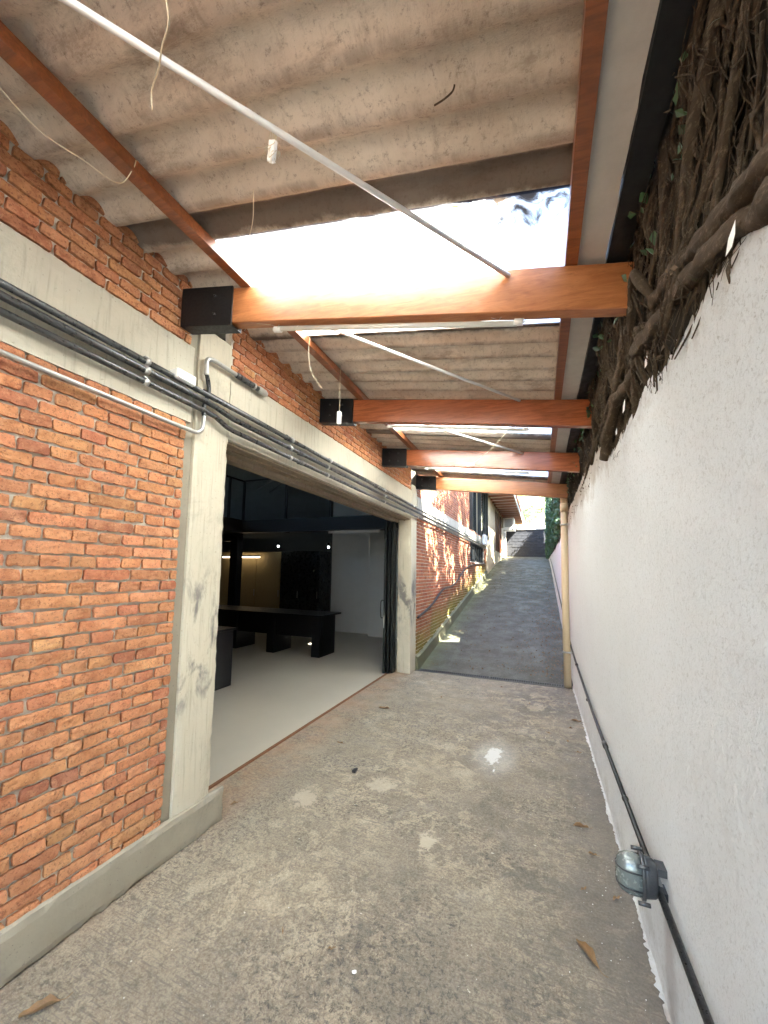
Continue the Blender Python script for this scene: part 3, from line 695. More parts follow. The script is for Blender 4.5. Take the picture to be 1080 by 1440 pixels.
b = MB(); b.box(-7.8, -4.2, 7.0, 7.03, 0.40, 0.854); b.build('modesty_panel', MT['desk'], dk)
for x in (-4.22, -5.36, -6.4, -7.5):
    b = MB(); b.box(x-0.20, x, 6.95, 7.58, 0.012, 0.854, 0.003); b.build('pedestal', MT['desk'], dk)
dk = thing('office_desk', 'black desk end showing beside the near concrete column', 'desk', (-5.2, 4.7, 0.01))
b = MB(); b.box(-6.4, -4.40, 4.06, 4.78, 0.855, 0.89, 0.004); b.build('desktop', MT['desk'], dk)
for x in (-4.44, -6.3):
    b = MB(); b.box(x-0.04, x, 4.10, 4.76, 0.012, 0.854, 0.003); b.build('end_panel', MT['desk'], dk)
b = MB(); b.box(-6.29, -4.49, 4.6, 4.63, 0.3, 0.854); b.build('modesty_panel', MT['desk'], dk)
lt = thing('tube_light', 'lit warm tube light glowing inside the garage', 'light', (-8.5, 9.3, 2.19))
b = MB(); b.tube([(-9.25, 9.3, 2.17), (-7.82, 9.3, 2.17)], 0.020, 10); b.build('tube', MT['tubeglow'], lt)
b = MB(); b.box(-9.3, -7.78, 9.28, 9.32, 2.20, 2.23); b.build('housing', MT['intdark'], lt)
for (x, z, lb) in ((-7.15, 2.50, 'small lit spotlight above the beige cabinet'), (-5.45, 2.46, 'small lit spotlight in front of the pale back wall')):
    s_ = thing('spot_light', lb, 'light', (x, 9.3, z)); b = MB(); b.tube([(x, 9.3, z+0.11), (x, 9.3, z+0.012)], [0.03, 0.045], 12); b.build('housing', MT['intdark'], s_)
    b = MB(); b.tube([(x, 9.3, z+0.011), (x, 9.29, z-0.03)], [0.028, 0.020], 12); b.build('bulb', MT['spotglow'], s_)
# folded metal door at the far jamb
dr = thing('metal_door', 'black folded metal door standing open at the far jamb', 'door', (-2.55, 6.5, 0))
for i, (x0, x1, y0, y1) in enumerate(((-2.60, -2.555, 6.40, 6.60), (-2.54, -2.50, 6.44, 6.61), (-2.485, -2.44, 6.48, 6.62))):
    b = MB(); b.box(x0, x1, y0, y0+0.05, 0.02, 2.70, 0.003); b.box(x0, x1, y1-0.04, y1, 0.02, 2.70, 0.003); b.box(x0+0.012, x1-0.012, y0+0.05, y1-0.04, 0.03, 2.69)
    for z in (0.02, 0.55, 1.6, 2.64): b.box(x0-0.002, x1+0.002, y0+0.045, y1-0.035, z, z+0.06)
    lf = b.build('door_leaf', MT['blackmetal'], dr)
    if i == 0:
        b = MB(); b.tube(smooth_path([(-2.60, 6.41, 0.98), (-2.645, 6.40, 1.0), (-2.645, 6.40, 1.26), (-2.60, 6.41, 1.28)], 4), 0.009, 8); b.build('handle', MT['blackmetal'], lf)
        b = MB(); b.box(-2.60, -2.575, 6.385, 6.399, 0.80, 1.02, 0.003); b.build('lock_plate', MT['galv'], lf)

# ------------------------------------------------------------------ conduits on the left wall
def clamp(mb, y, z, x=XW+0.05, r=0.02):
    mb.tube([(x, y-0.012, z), (x, y+0.012, z)], r+0.006, 10); mb.box(XW+0.0085, x, y-0.01, y+0.01, z+r*0.4, z+r+0.012)
def conduit(label, pts, r, clamps, mat='darkpipe', coup=()):
    t = thing('conduit_pipe', label, 'pipe', pts[0], 'conduit pipes on the brick building')
    b = MB(); b.tube(pts, r, 12); b.build('pipe', MT[mat], t)
    for (y, z) in clamps:
        b = MB(); clamp(b, y, z, r=r); b.build('clamp', MT['galv'], t)
    for (x, y, z) in coup:
        b = MB(); b.tube([(x, y-0.035, z), (x, y+0.035, z)], r+0.005, 12); b.tube([(x, y-0.04, z), (x, y-0.03, z)], r+0.008, 12)
        b.build('coupling', MT['darkpipe'], t)
X1 = XW+0.045
def bendpath(z, zz, x=X1):
    return [(x, -2.5, z), (x, 1.93, z), (x, 2.0, z-0.006), (x+0.004, 2.10, zz+0.006), (x+0.004, 2.17, zz), (x+0.004, 6.9, zz-0.004), (x, 17.0, zz+0.02)]
conduit('upper dark conduit running along the concrete band', [(X1, -2.5, 3.005), (X1, 6.9, 2.985), (X1, 17.0, 2.99)], 0.018, [(1.47, 3.0), (2.9, 2.995), (3.6, 2.994), (5.2, 2.99), (6.6, 2.985)], coup=[(X1, 2.85, 2.996), (X1, 4.9, 2.990)])
conduit('middle dark conduit that dips past the column', bendpath(2.945, 2.915), 0.020, [(1.47, 2.945), (2.88, 2.915), (3.55, 2.915), (5.2, 2.913)], coup=[(X1+0.004, 3.05, 2.915)])
conduit('lowest of the three dark conduits on the concrete band', bendpath(2.875, 2.825), 0.018, [(1.47, 2.875), (2.88, 2.825), (3.55, 2.825), (5.2, 2.823), (6.85, 2.82)], coup=[(X1+0.004, 3.05, 2.825)])
# thin cable tucked above
b = MB(); b.tube([(XW+0.022, 1.9, 3.03), (XW+0.022, 3.5, 3.02), (XW+0.022, 5.0, 3.035), (XW+0.022, 6.9, 3.02)], 0.006, 6)
tag(b.build('cable', MT['blackcable']), 'thin black cable lying above the conduits on the lintel', 'cable')
# grey pipe with S-bend up the column
gp = thing('conduit_pipe', 'thin grey pipe below the conduits turning up at the column', 'pipe', (X1, 1.8, 2.70), 'conduit pipes on the brick building')
pth = [(X1, -2.5, 2.70), (X1, 1.0, 2.70)]+smooth_path([(X1, 1.3, 2.70), (X1, 1.78, 2.70), (X1, 1.865, 2.715), (X1, 1.895, 2.76), (X1, 1.90, 2.84)], 5)
b = MB(); b.tube(pth, 0.013, 12); b.build('pipe', MT['galv'], gp)
b = MB(); b.tube(smooth_path([(X1, 1.90, 2.835), (X1-0.012, 1.905, 2.90), (X1-0.012, 1.935, 3.02), (X1-0.01, 1.93, 3.08), (X1, 1.90, 3.14)], 5), 0.015, 10); b.build('flexible_sleeve', MT['blackcable'], gp)
b = MB(); b.tube(smooth_path([(X1, 1.90, 3.13), (X1, 1.895, 3.20), (X1, 1.905, 3.245), (X1, 1.945, 3.265), (X1, 2.0, 3.268), (X1, 2.2, 3.27)], 5), 0.016, 12); b.build('pipe', MT['galv'], gp)
b = MB(); b.tube([(X1, 2.17, 3.27), (X1, 2.19, 3.27), (X1, 2.40, 3.27), (X1, 2.42, 3.27)], [0.018, 0.023, 0.023, 0.020], 14); b.build('sleeve', MT['darkpipe'], gp)
b = MB(); b.tube([(X1, 2.42, 3.27), (X1, 2.43, 3.27), (X1, 2.50, 3.27), (X1, 2.52, 3.27)], [0.026, 0.030, 0.028, 0.020], 14); b.tube([(X1, 2.36, 3.27), (X1, 2.375, 3.27)], 0.028, 12); b.build('end_fitting', MT['galv'], gp)
jb = thing('junction_box', 'small white junction box on the upper conduit by the column', 'box', (X1, 1.71, 3.0))
b = MB(); b.box(XW+0.009, XW+0.085, 1.645, 1.785, 2.985, 3.050, 0.006); b.build('box', MT['whiteplastic'], jb)
b = MB(); b.box(XW+0.0855, XW+0.089, 1.650, 1.780, 2.990, 3.045, 0.001)
for y in (1.66, 1.77): b.tube([(XW+0.089, y, 3.018), (XW+0.091, y, 3.018)], 0.004, 8)
b.build('cover', MT['whiteplastic'], jb)
b = MB(); b.tube(smooth_path([(XW+0.03, 7.0, 0.95), (XW+0.035, 8.0, 1.12), (XW+0.035, 9.0, 1.40), (XW+0.035, 10.3, 1.50), (XW+0.035, 12.0, 1.95), (XW+0.035, 14.0, 2.12), (XW+0.035, 16.5, 2.2)], 8), 0.022, 8)
tag(b.build('hose', MT['blackcable']), 'dark cable sagging across the brick wall beside the ramp', 'cable')

# ------------------------------------------------------------------ carport roof
cp = thing('carport_roof', 'timber and corrugated sheet carport roof over the driveway', 'roof', (-0.85, 3.5, 3.3))
def sheet(y0, y1, name, mat, lift=0.0, thick=0.006, x0=-2.195, x1=0.36, nx=12):
    if mat == 'skylight': x0 = -1.715
    b = MB(); n = int((y1-y0)/WP*16)
    def Z(x, y): 
        s_ = math.sin(2*math.pi*y/WP); return zroof(x)+0.027*(s_*(1.15-0.15*s_*s_))+lift
    def sk(x, y): return y+0.075*(x+1.7)
    def top(u, v): x = x0+(x1-x0)*u; y = y0+(y1-y0)*v; return (x, sk(x, y), Z(x, y)+thick)
    def bot(u, v): x = x0+(x1-x0)*u; y = y0+(y1-y0)*v; return (x, sk(x, y), Z(x, y)+0.0012*mn.noise(Vector((x*6, y*6, 2))))
    if thick: b.quadgrid(top, nx, n, flip=False)
    b.quadgrid(bot, nx, n, flip=True)
    for e in (0.0, 1.0):
        b.quadgrid(lambda u, v, e=e: (bot(u, e) if v == 0 else top(u, e)), nx, 1, smooth=False)
        b.quadgrid(lambda u, v, e=e: (bot(e, u) if v == 0 else top(e, u)), n, 1, smooth=False)
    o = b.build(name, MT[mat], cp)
    return o
sheet(-3.9, -2.78, 'skylight_sheet', 'skylight', 0.0)  # unseen behind the camera, made translucent to add diffuse fill light
sheet(-2.83, -1.70, 'skylight_sheet', 'skylight', 0.009)
sheet(-1.76, -0.66, 'skylight_sheet', 'skylight', 0.0)  # also unseen, translucent only to brighten the driveway
sheet(-0.71, 0.38, 'skylight_sheet', 'skylight', 0.009)
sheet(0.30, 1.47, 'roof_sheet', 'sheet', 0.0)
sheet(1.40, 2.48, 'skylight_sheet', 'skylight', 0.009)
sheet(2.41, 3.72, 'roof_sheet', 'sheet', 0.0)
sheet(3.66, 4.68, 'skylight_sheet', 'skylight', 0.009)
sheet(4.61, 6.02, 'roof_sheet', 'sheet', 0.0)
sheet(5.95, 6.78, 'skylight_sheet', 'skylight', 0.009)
sheet(6.71, 7.15, 'roof_sheet', 'sheet', 0.0)
for ya, yb in ((-3.9, 0.32), (1.455, 2.425), (3.705, 4.625), (6.005, 6.725)): sheet(ya, yb, 'roof_sheet', 'sheet', 0.0, x0=-2.195, x1=-1.70, nx=3)
# beams
def beam(y, mat, x1, lbl, sk=0.0):
    b = MB(); x0 = -1.79; SK = lambda x: sk*(x+1.79)/2.25
    def Mx(p): return p
    V = []; n = 24
    w = 0.072; h = 0.232
    prof = [(-0.5*w+0.004, -h), (0.5*w-0.004, -h), (0.5*w, -h+0.004), (0.5*w, -0.004), (0.5*w-0.004, 0), (-0.5*w+0.004, 0), (-0.5*w, -0.004), (-0.5*w, -h+0.004)]
    for i in range(n+1):
        x = x0+(x1-x0)*i/n
        for (py, pz) in prof: V.append((x, y+SK(x)+0.036+py+0.0015*mn.noise(Vector((x*3, pz*5, y))), zbt(x)+pz+0.0015*mn.noise(Vector((x*4, y, 3)))))
    k = len(prof); F = [(i*k+j, (i+1)*k+j, (i+1)*k+(j+1) % k, i*k+(j+1) % k) for i in range(n) for j in range(k)]
    F = [f[::-1] for f in F]+[tuple(range(k)), tuple(n*k+j for j in range(k))[::-1]]
    b.add(V, F); bm_ = b.build('beam', MT[mat], cp); bm_['label'] = lbl
    # steel shoe
    b = MB(); xa, xb = -2.155, -1.77
    def pl(y0, y1, zo0, zo1):
        V = []
        for x in (xa, xb):
            for yy in (y0, y1):
                for zo in (zo0, zo1): V.append((x, yy+SK(x), zbt(x)+zo))
        b.add(V, [(0, 1, 3, 2), (4, 6, 7, 5), (0, 4, 5, 1), (2, 3, 7, 6), (1, 5, 7, 3), (0, 2, 6, 4)])
    pl(y-0.010, y-0.001, -0.245, 0.008); pl(y+0.073, y+0.082, -0.245, 0.008); pl(y-0.010, y+0.082, -0.254, -0.2455); pl(y+0.0005, y+0.0725, -0.232, -0.001)
    sh = b.build('steel_bracket', MT['blacksteel'], bm_)
    b = MB()
    for dx in (0.10, 0.24):
        for dz in (-0.06, -0.18):
            x = xa+dx+0.02; z = zbt(x)+dz
            b.tube([(x, y-0.010, z), (x, y-0.015, z)], 0.016, 14); b.tube([(x, y-0.015, z), (x, y-0.026, z)], 0.011, 6); b.tube([(x, y-0.026, z), (x, y-0.036, z)], 0.006, 10)
    b.build('bolts', MT['bolt'], bm_)
beam(0.05, 'wood', 0.46, 'beam over the photographer'); beam(-1.65, 'wood', 0.46, 'beam behind the photographer')
beam(1.75, 'wood', 0.44, 'thick orange beam nearest, over the column', 0.26)
beam(3.44, 'woodred', 0.46, 'second beam, redder and glossier', 0.12)
beam(5.16, 'woodred', 0.46, 'third beam from the front', -0.06)
beam(6.86, 'wood', 0.46, 'last beam at the open end of the roof')
def purlin(x, w, h, mat, lbl, y0=-3.9, y1=7.12):
    b = MB(); n = 30; V = []
    for i in range(n+1):
        y = y0+(y1-y0)*i/n
        for (px, pz) in ((-w/2, 0.001), (w/2, 0.001), (w/2, h), (-w/2, h)):
            V.append((x+px+0.002*mn.noise(Vector((y*2, px*9, 1))), y, zbt(x+px)+pz+0.001*mn.noise(Vector((y*2, 4, pz)))))
    F = [(i*4+j, (i+1)*4+j, (i+1)*4+(j+1) % 4, i*4+(j+1) % 4) for i in range(n) for j in range(4)]
    F = F+[(3, 2, 1, 0), (n*4, n*4+1, n*4+2, n*4+3)]
    b.add(V, F); o = b.build('purlin', MT[mat], cp); o['label'] = lbl
def wooden(name): pass
purlin(-1.685, 0.070, 0.062, 'wooddark', 'dark timber purlin near the brick wall'); purlin(0.166, 0.055, 0.062, 'wooddark', 'orange timber purlin by the gutter')
b = MB(); y0, y1 = -3.9, 7.12
def slab(mb, xa, xb, zo0, zo1, n=40, rag=0.0):
    V = []
    for i in range(n+1):
        y = y0+(y1-y0)*i/n; r_ = rag*mn.noise(Vector((y*6, 1, 1)))+rag*0.6*mn.noise(Vector((y*21, 1, 4)))
        V += [(xa, y, zbt(xa)+zo0), (xb+r_, y, zbt(xb)+zo0), (xb+r_, y, zbt(xb)+zo1), (xa, y, zbt(xa)+zo1)]
    F = [(i*4+j, i*4+(j+1) % 4, (i+1)*4+(j+1) % 4, (i+1)*4+j) for i in range(n) for j in range(4)]
    mb.add(V, [f[::-1] for f in F]+[(0, 1, 2, 3), (n*4+3, n*4+2, n*4+1, n*4)])
slab(b, 0.197, 0.319, 0.030, 0.042, 260, 0.006); b.build('eaves_board', MT['board'], cp)
b = MB(); b.box(0.322, 0.410, -3.9, 7.15, 3.300, 3.306); b.box(0.322, 0.328, -3.9, 7.15, 3.306, 3.42); b.box(0.404, 0.410, -3.9, 7.15, 3.306, 3.44)
b.build('gutter', MT['gutter'], cp)
# tie rods
def rod(a, c, lbl):
    b = MB(); b.tube([a, c], 0.0115, 12); o = b.build('tie_rod', MT['whitepipe'], cp); o['label'] = lbl
rod((-1.62, 0.13, 3.50), (-0.125, 1.938, 3.31), 'white tie rod under the nearest roof bay')
rod((-1.55, 1.83, 3.45), (-0.146, 3.515, 3.335), 'white tie rod in the second roof bay')
rod((-1.55, 3.52, 3.46), (-0.15, 5.158, 3.33), 'white tie rod in the third roof bay')
# dark nests, dead leaves on the sheets
# ------------------------------------------------------------------ fluorescent battens
def batten(y, x0, x1, lbl, sk=0.0):
    Y = lambda x: y+sk*(x+1.79)/2.25
    zb = lambda x: zbt(x)-0.232-0.028
    t = thing('fluorescent_tube', lbl, 'light', ((x0+x1)/2, y, zb((x0+x1)/2)), 'unlit fluorescent tubes hung under the beams')
    b = MB(); b.tube([(x0+0.03, Y(x0), zb(x0)), (x1-0.03, Y(x1), zb(x1))], 0.0145, 14); b.build('tube', MT['tube'], t)
    for x, s_ in ((x0, 1), (x1, -1)):
        b = MB(); b.tube([(x, Y(x), zb(x)), (x+0.045*s_, Y(x+0.045*s_), zb(x+0.045*s_))], 0.0175, 14); b.tube([(x-0.012*s_, Y(x), zb(x)), (x, Y(x), zb(x))], 0.006, 6); b.build('end_cap', MT['whiteplastic'], t)
    for x in (x0+0.02, x1-0.12): b = MB(); b.tube([(x, Y(x), zb(x)+0.014), (x+0.03, Y(x)-0.01, zb(x)+0.04)], 0.0015, 5); b.tube([(x, Y(x), zb(x)+0.014), (x-0.05, Y(x)-0.01, zb(x)+0.04)], 0.0015, 5); b.build('hanging_wire', MT['galv'], t)
batten(1.795, -1.50, -0.06, 'unlit tube light hanging under the nearest orange beam', 0.26)
batten(3.49, -1.41, -0.08, 'unlit tube light hanging under the second beam', 0.12)
batten(5.21, -1.50, -0.07, 'unlit tube light hanging under the third beam', -0.06)
# strings and leftover connectors
def string(name, label, pts, r=0.0018, mat='string', cat='string'):
    b = MB(); b.tube(smooth_path(pts, 8), r, 6); return tag(b.build(name, MT[mat]), label, cat)
string('string', 'loose pale string dangling from the nearest roof sheet', [(-0.94, 0.60, 3.45), (-0.96, 0.655, 3.36), (-1.03, 0.69, 3.36), (-1.10, 0.73, 3.37), (-1.17, 0.76, 3.37), (-1.19, 0.78, 3.33)], 0.0024)
string('wire', 'slack wire looping beside the dark purlin', [(-1.76, 0.45, 3.54), (-1.77, 0.61, 3.50), (-1.78, 0.74, 3.48), (-1.76, 0.88, 3.50), (-1.72, 1.0, 3.50), (-1.66, 1.02, 3.56), (-1.64, 1.02, 3.60)], 0.0022, cat='wire')
string('wire', 'thin curled wire hanging in front of the bright skylight', [(-1.17, 1.24, 3.50), (-1.22, 1.30, 3.42), (-1.36, 1.42, 3.42), (-1.42, 1.52, 3.42), (-1.44, 1.60, 3.46), (-1.60, 1.70, 3.58)], 0.0016, cat='wire')
string('wire', 'thin wire trailing to the end of the nearest tube light', [(-1.76, 1.85, 3.34), (-1.66, 1.80, 3.33), (-1.50, 1.79, 3.28)], 0.0016, cat='wire')
string('wire', 'double wires dangling below the purlin in the second bay', [(-1.55, 2.3, 3.60), (-1.60, 2.35, 3.45), (-1.60, 2.4, 3.3), (-1.55, 2.5, 3.2)], 0.0014, cat='wire')
string('wire', 'pale wire drooping across the third roof bay', [(-0.3, 4.3, 3.36), (-0.55, 4.5, 3.2), (-0.8, 4.8, 3.16), (-1.05, 5.1, 3.24)], 0.003, cat='wire')
string('wire', 'thin wire draped along the face of the last beam', [(-1.7, 6.85, 3.5), (-1.3, 6.84, 3.48), (-0.8, 6.84, 3.42), (-0.4, 6.84, 3.40), (0.0, 6.84, 3.33)], 0.003, cat='wire')
cn = thing('cable_connector', 'pale connector block tied under the tie rod with rags', 'connector', (-0.90, 1.04, 3.36))
Mc = Matrix.Translation((-0.895, 1.035, 3.335)) @ Matrix.Rotation(math.radians(24), 4, 'Y') @ Matrix.Rotation(math.radians(20), 4, 'X')
b = MB(); b.box(-0.016, 0.016, -0.010, 0.010, -0.032, 0.032, 0.004, M=Mc); b.build('block', MT['whiteplastic'], cn)
b = MB()
for k in range(16):
    a = R.random()*6.28; p0 = Vector((-0.895+0.012*math.cos(a), 1.035+0.012*math.sin(a), 3.36+0.015*R.random()))
    b.tube(smooth_path([p0+Vector((0, 0, 0.04)), p0, p0+Vector((R.uniform(-.02, .02), R.uniform(-.02, .02), -0.03)), p0+Vector((R.uniform(-.04, .04), R.uniform(-.04, .04), R.uniform(-0.09, -0.03)))], 4), 0.0013, 5)
b.build('frayed_string', MT['string'], cn)
pc = thing('pull_switch', 'small white plug hanging on a string by the second bracket', 'switch', (-1.63, 2.9, 3.1))
b = MB(); b.tube(smooth_path([(-1.63, 2.9, 3.62), (-1.632, 2.9, 3.45), (-1.628, 2.9, 3.30), (-1.63, 2.9, 3.20)], 4), 0.0016, 5); b.build('string', MT['string'], pc)
b = MB(); b.box(-1.648, -1.612, 2.885, 2.915, 3.085, 3.20, 0.005); b.build('plug', MT['whiteplastic'], pc)
pc = thing('cable_connector', 'pale connector knotted on the wire in the third bay', 'connector', (-0.8, 4.8, 3.16))
b = MB(); b.box(-0.85, -0.75, 4.78, 4.82, 3.14, 3.175, 0.006); b.build('block', MT['whiteplastic'], pc)

# ------------------------------------------------------------------ white wall on the right
rw = thing('retaining_wall', 'rough white painted retaining wall along the right side', 'wall', (0.56, 6, 0))
XR = 0.46
def plas(x, y, z):
    w_ = 0.6+0.8*max(0.0, min(1.0, 0.5+mn.noise(Vector((y*1.1, z*1.1, 12)))+0.35*(z-1.5)))
    return 0.003*mn.noise(Vector((y*9, z*9, 1)))-w_*0.007*abs(mn.noise(Vector((y*30, z*30, 4))))**1.2+w_*0.0025*mn.noise(Vector((y*60, z*60, 4)))+0.008*mn.noise(Vector((y*1.5, z*1.5, 8)))
def topz(y): return 2.70+0.27*max(0.0, min(1.0, (y-3.15)/0.5))*(1 if y < 7.2 else max(0.0, 1-(y-7.2)))+0.05*mn.noise(Vector((y*1.7, 0, 0)))+0.03*mn.noise(Vector((y*6, 0, 3)))
b = MB()
def seg(y0, y1, ny, nz, zb):
    def fn(u, v):
        y = y0+(y1-y0)*u; z0 = zb(y); z1 = topz(y); z = z0+(z1-z0)*v
        q = 1-v; rnd = 0.03*max(0, (v-0.96)/0.04)
        return (XR+plas(0, y, z)+rnd, y, z)
    b.quadgrid(fn, ny, nz, flip=True)
seg(0.3, 3.2, 230, 190, lambda y: -0.02); seg(3.2, 7.1, 150, 110, lambda y: -0.02); seg(-6, 0.3, 60, 30, lambda y: -0.02)
seg(7.1, 28, 120, 20, lambda y: ramp_z(y)-0.05)
b.quadgrid(lambda u, v: (XR+0.03+0.3*v, -6+34*u, topz(-6+34*u)), 200, 1)
b.box(XR+0.05, XR+0.33, -6, 28, -0.1, 2.55)
b.build('wall_face', MT['plaster'], rw)
# conduit and bulkhead lamp
cd = thing('wall_conduit', 'black conduit running low along the white wall', 'pipe', (0.44, 3, 0.5))
XC = XR-0.028
b = MB(); b.tube([(XC, -1.0, 0.50), (XC, 2.02, 0.50)], 0.0135, 12); b.tube([(XC, 2.14, 0.505), (XC, 4.2, 0.515), (XC, 6.2, 0.60), (XC, 7.0, 0.66)], 0.0125, 12); b.build('pipe', MT['blackcable'], cd)
b = MB(); b.tube([(XC, 7.0, 0.66), (XC, 9.0, 0.98), (XC, 13.0, 1.62), (XC, 17, 2.25), (XC, 19, 2.5)], 0.014, 8); b.build('pipe', MT['blackcable'], cd)
for y, z in ((3.45, 0.511), (5.9, 0.588)): b = MB(); b.tube([(XC, y-0.04, z), (XC, y+0.04, z)], 0.018, 12); b.build('coupling', MT['blackcable'], cd)
for y in (0.9, 2.7, 4.6): b = MB(); b.tube([(XC, y-0.008, 0.50+0.008*(y > 2)), (XC, y+0.008, 0.50+0.008*(y > 2))], 0.0165, 12); b.build('clamp', MT['blackcable'], cd)
bl = thing('bulkhead_lamp', 'grey cast bulkhead lamp on the black conduit by the floor', 'lamp', (0.40, 2.0, 0.5))
LY, LZ = 2.02, 0.535
def oval(mb, x0, x1, ay, az, seg=28, steps=((0, 1), (1, 1)), dome=False):
    pass
def rings(mb, prof, seg=32, caps=(True, True)):    # prof: list of (x, half_y, half_z); superellipse ring around (LY,LZ)
    V = []
    for (x, hy, hz) in prof:
        for j in range(seg):
            a = 2*math.pi*j/seg; c_, s_ = math.cos(a), math.sin(a)
            V.append((0.425-(0.425-x)*0.86, LY+0.84*hy*math.copysign(abs(c_)**0.8, c_), LZ+0.84*hz*math.copysign(abs(s_)**0.8, s_)))
    n = len(prof); F = [(i*seg+j, i*seg+(j+1) % seg, (i+1)*seg+(j+1) % seg, (i+1)*seg+j) for i in range(n-1) for j in range(seg)]
    if caps[0]: F.append(tuple(range(seg))[::-1])
    if caps[1]: F.append(tuple((n-1)*seg+j for j in range(seg)))
    mb.add(V, [f[::-1] for f in F], smooth=True)
b = MB(); rings(b, [(0.425, 0.045, 0.078), (0.415, 0.052, 0.085), (0.385, 0.058, 0.092), (0.372, 0.060, 0.094)]); rings(b, [(0.372, 0.069, 0.104), (0.358, 0.069, 0.104)])
for (dy, dz) in ((0.06, 0.07), (-0.06, 0.07), (0.06, -0.07), (-0.06, -0.07)): b.tube([(0.39, LY+dy, LZ+dz), (0.348, LY+dy, LZ+dz)], 0.008, 8)
b.box(0.425, 0.458, LY-0.03, LY+0.03, LZ-0.06, LZ-0.03); b.box(0.425, 0.458, LY-0.03, LY+0.03, LZ+0.03, LZ+0.06)
b.build('housing', MT['lampbody'], bl)
b = MB(); rings(b, [(0.359, 0.060, 0.094), (0.33, 0.060, 0.094), (0.300, 0.057, 0.091), (0.278, 0.050, 0.082), (0.262, 0.036, 0.064), (0.254, 0.016, 0.034)]); b.build('glass', MT['lampglass'], bl)
def lx(x): return 0.425-(0.425-x)*0.86
for dz in (-0.036, 0.030):
    q = 0.84; b = MB()
    b.tube(smooth_path([(lx(0.358), LY-0.060*q, LZ+dz), (lx(0.32), LY-0.061*q, LZ+dz), (lx(0.286), LY-0.053*q, LZ+dz), (lx(0.260), LY-0.026*q, LZ+dz), (lx(0.256), LY, LZ+dz), (lx(0.260), LY+0.026*q, LZ+dz), (lx(0.286), LY+0.053*q, LZ+dz), (lx(0.32), LY+0.061*q, LZ+dz), (lx(0.358), LY+0.060*q, LZ+dz)], 4), 0.0035, 8)
    b.build('guard', MT['blackcable'], bl)
b = MB(); b.tube([(XC-0.002, LY+0.01, 0.50), (XC-0.002, LY+0.15, 0.505)], 0.022, 14); b.tube([(XC-0.002, LY+0.05, 0.505), (XC-0.045, LY+0.02, 0.51)], 0.018, 12); b.build('gland', MT['galv'], bl)
# downpipe
dp = thing('downpipe', 'beige plastic downpipe strapped to the end of the white wall', 'pipe', (0.385, 7.0, 0))
b = MB(); b.tube([(0.378, 7.0, 0.0), (0.372, 7.0, 1.5), (0.385, 7.0, 2.86)], 0.056, 20); b.build('pipe', MT['pvc'], dp)
b = MB(); b.tube([(0.385, 7.0, 2.84), (0.385, 7.0, 2.98)], 0.064, 20); b.tube(smooth_path([(0.385, 7.0, 2.97), (0.383, 7.0, 3.10), (0.37, 7.0, 3.20), (0.366, 7.0, 3.30)], 4), 0.056, 20); b.build('elbow', MT['pvc'], dp)
for z in (0.55, 2.62):
    b = MB(); b.tube([(0.378, 7.0, z-0.014), (0.378, 7.0, z+0.014)], 0.062, 20); b.box(0.40, 0.459, 6.935, 6.945, z-0.014, z+0.014); b.box(0.31, 0.33, 6.93, 6.945, z-0.012, z+0.012); b.build('strap', MT['galv'], dp)

# ------------------------------------------------------------------ bank and roots above the wall
def bank_x(y, t):
    z = 2.58+1.85*t
    d = 0.06*mn.noise(Vector((y*1.8, z*1.8, 0)))+0.045*mn.noise(Vector((y*6, z*3, 3)))+0.03*mn.noise(Vector((y*22, z*7, 7)))+0.015*mn.noise(Vector((y*55, z*16, 2)))
    return 0.50-0.08*math.sin(math.pi*min(1, t*1.25))+0.17*t*t+d
def dip(y): return max(0.0, 1-abs(y-7.75)/0.75)**0.5 if abs(y-7.75) < 0.75 else 0.0  # notch shaped into the bank so a sun patch reaches the ramp
def bank_z(y, t): return max(2.58, topz(y)-0.10)+1.85*t*(1-0.93*dip(y))
bank = MB()
bank.quadgrid(lambda u, v: (bank_x(-1+9*u, v), -1+9*u, bank_z(-1+9*u, v)), 700, 120, flip=True, smooth=False)
bank.quadgrid(lambda u, v: (bank_x(8+20*u, v), 8+20*u, bank_z(8+20*u, v)), 200, 16, flip=True)
bank.quadgrid(lambda u, v: (bank_x(-6+5*u, v), -6+5*u, bank_z(-6+5*u, v)), 60, 16, flip=True)
bank.quadgrid(lambda u, v: (0.66+14*v, -6+34*u, 4.40+0.3*v+0.1*mn.noise(Vector((u*20, v*9, 1)))-1.72*dip(-6+34*u)*max(0, 1-v*5)), 240, 40)
tag(bank.build('bank', MT['soil']), kind='structure')
rt = thing('fig_roots', 'thick gnarled tree roots gripping the top of the white wall', 'tree roots', (0.5, 2.0, 2.8))
def root(pts, r0, r1, seg=16, rough=0.42):
    sp = smooth_path(pts, 14); n = len(sp)
    out = [Vector(p)+mn.noise_vector(Vector(p)*5)*r0*0.5+mn.noise_vector(Vector(p)*14)*r0*0.25 for p in sp]
    rr = [(r0+(r1-r0)*i/(n-1))*(1+0.35*mn.noise(Vector(out[i])*6.0+Vector((3, 1, 7)))) for i in range(n)]
    b = MB(); b.tube(out, rr, seg, rough=rough, rs=14); return b
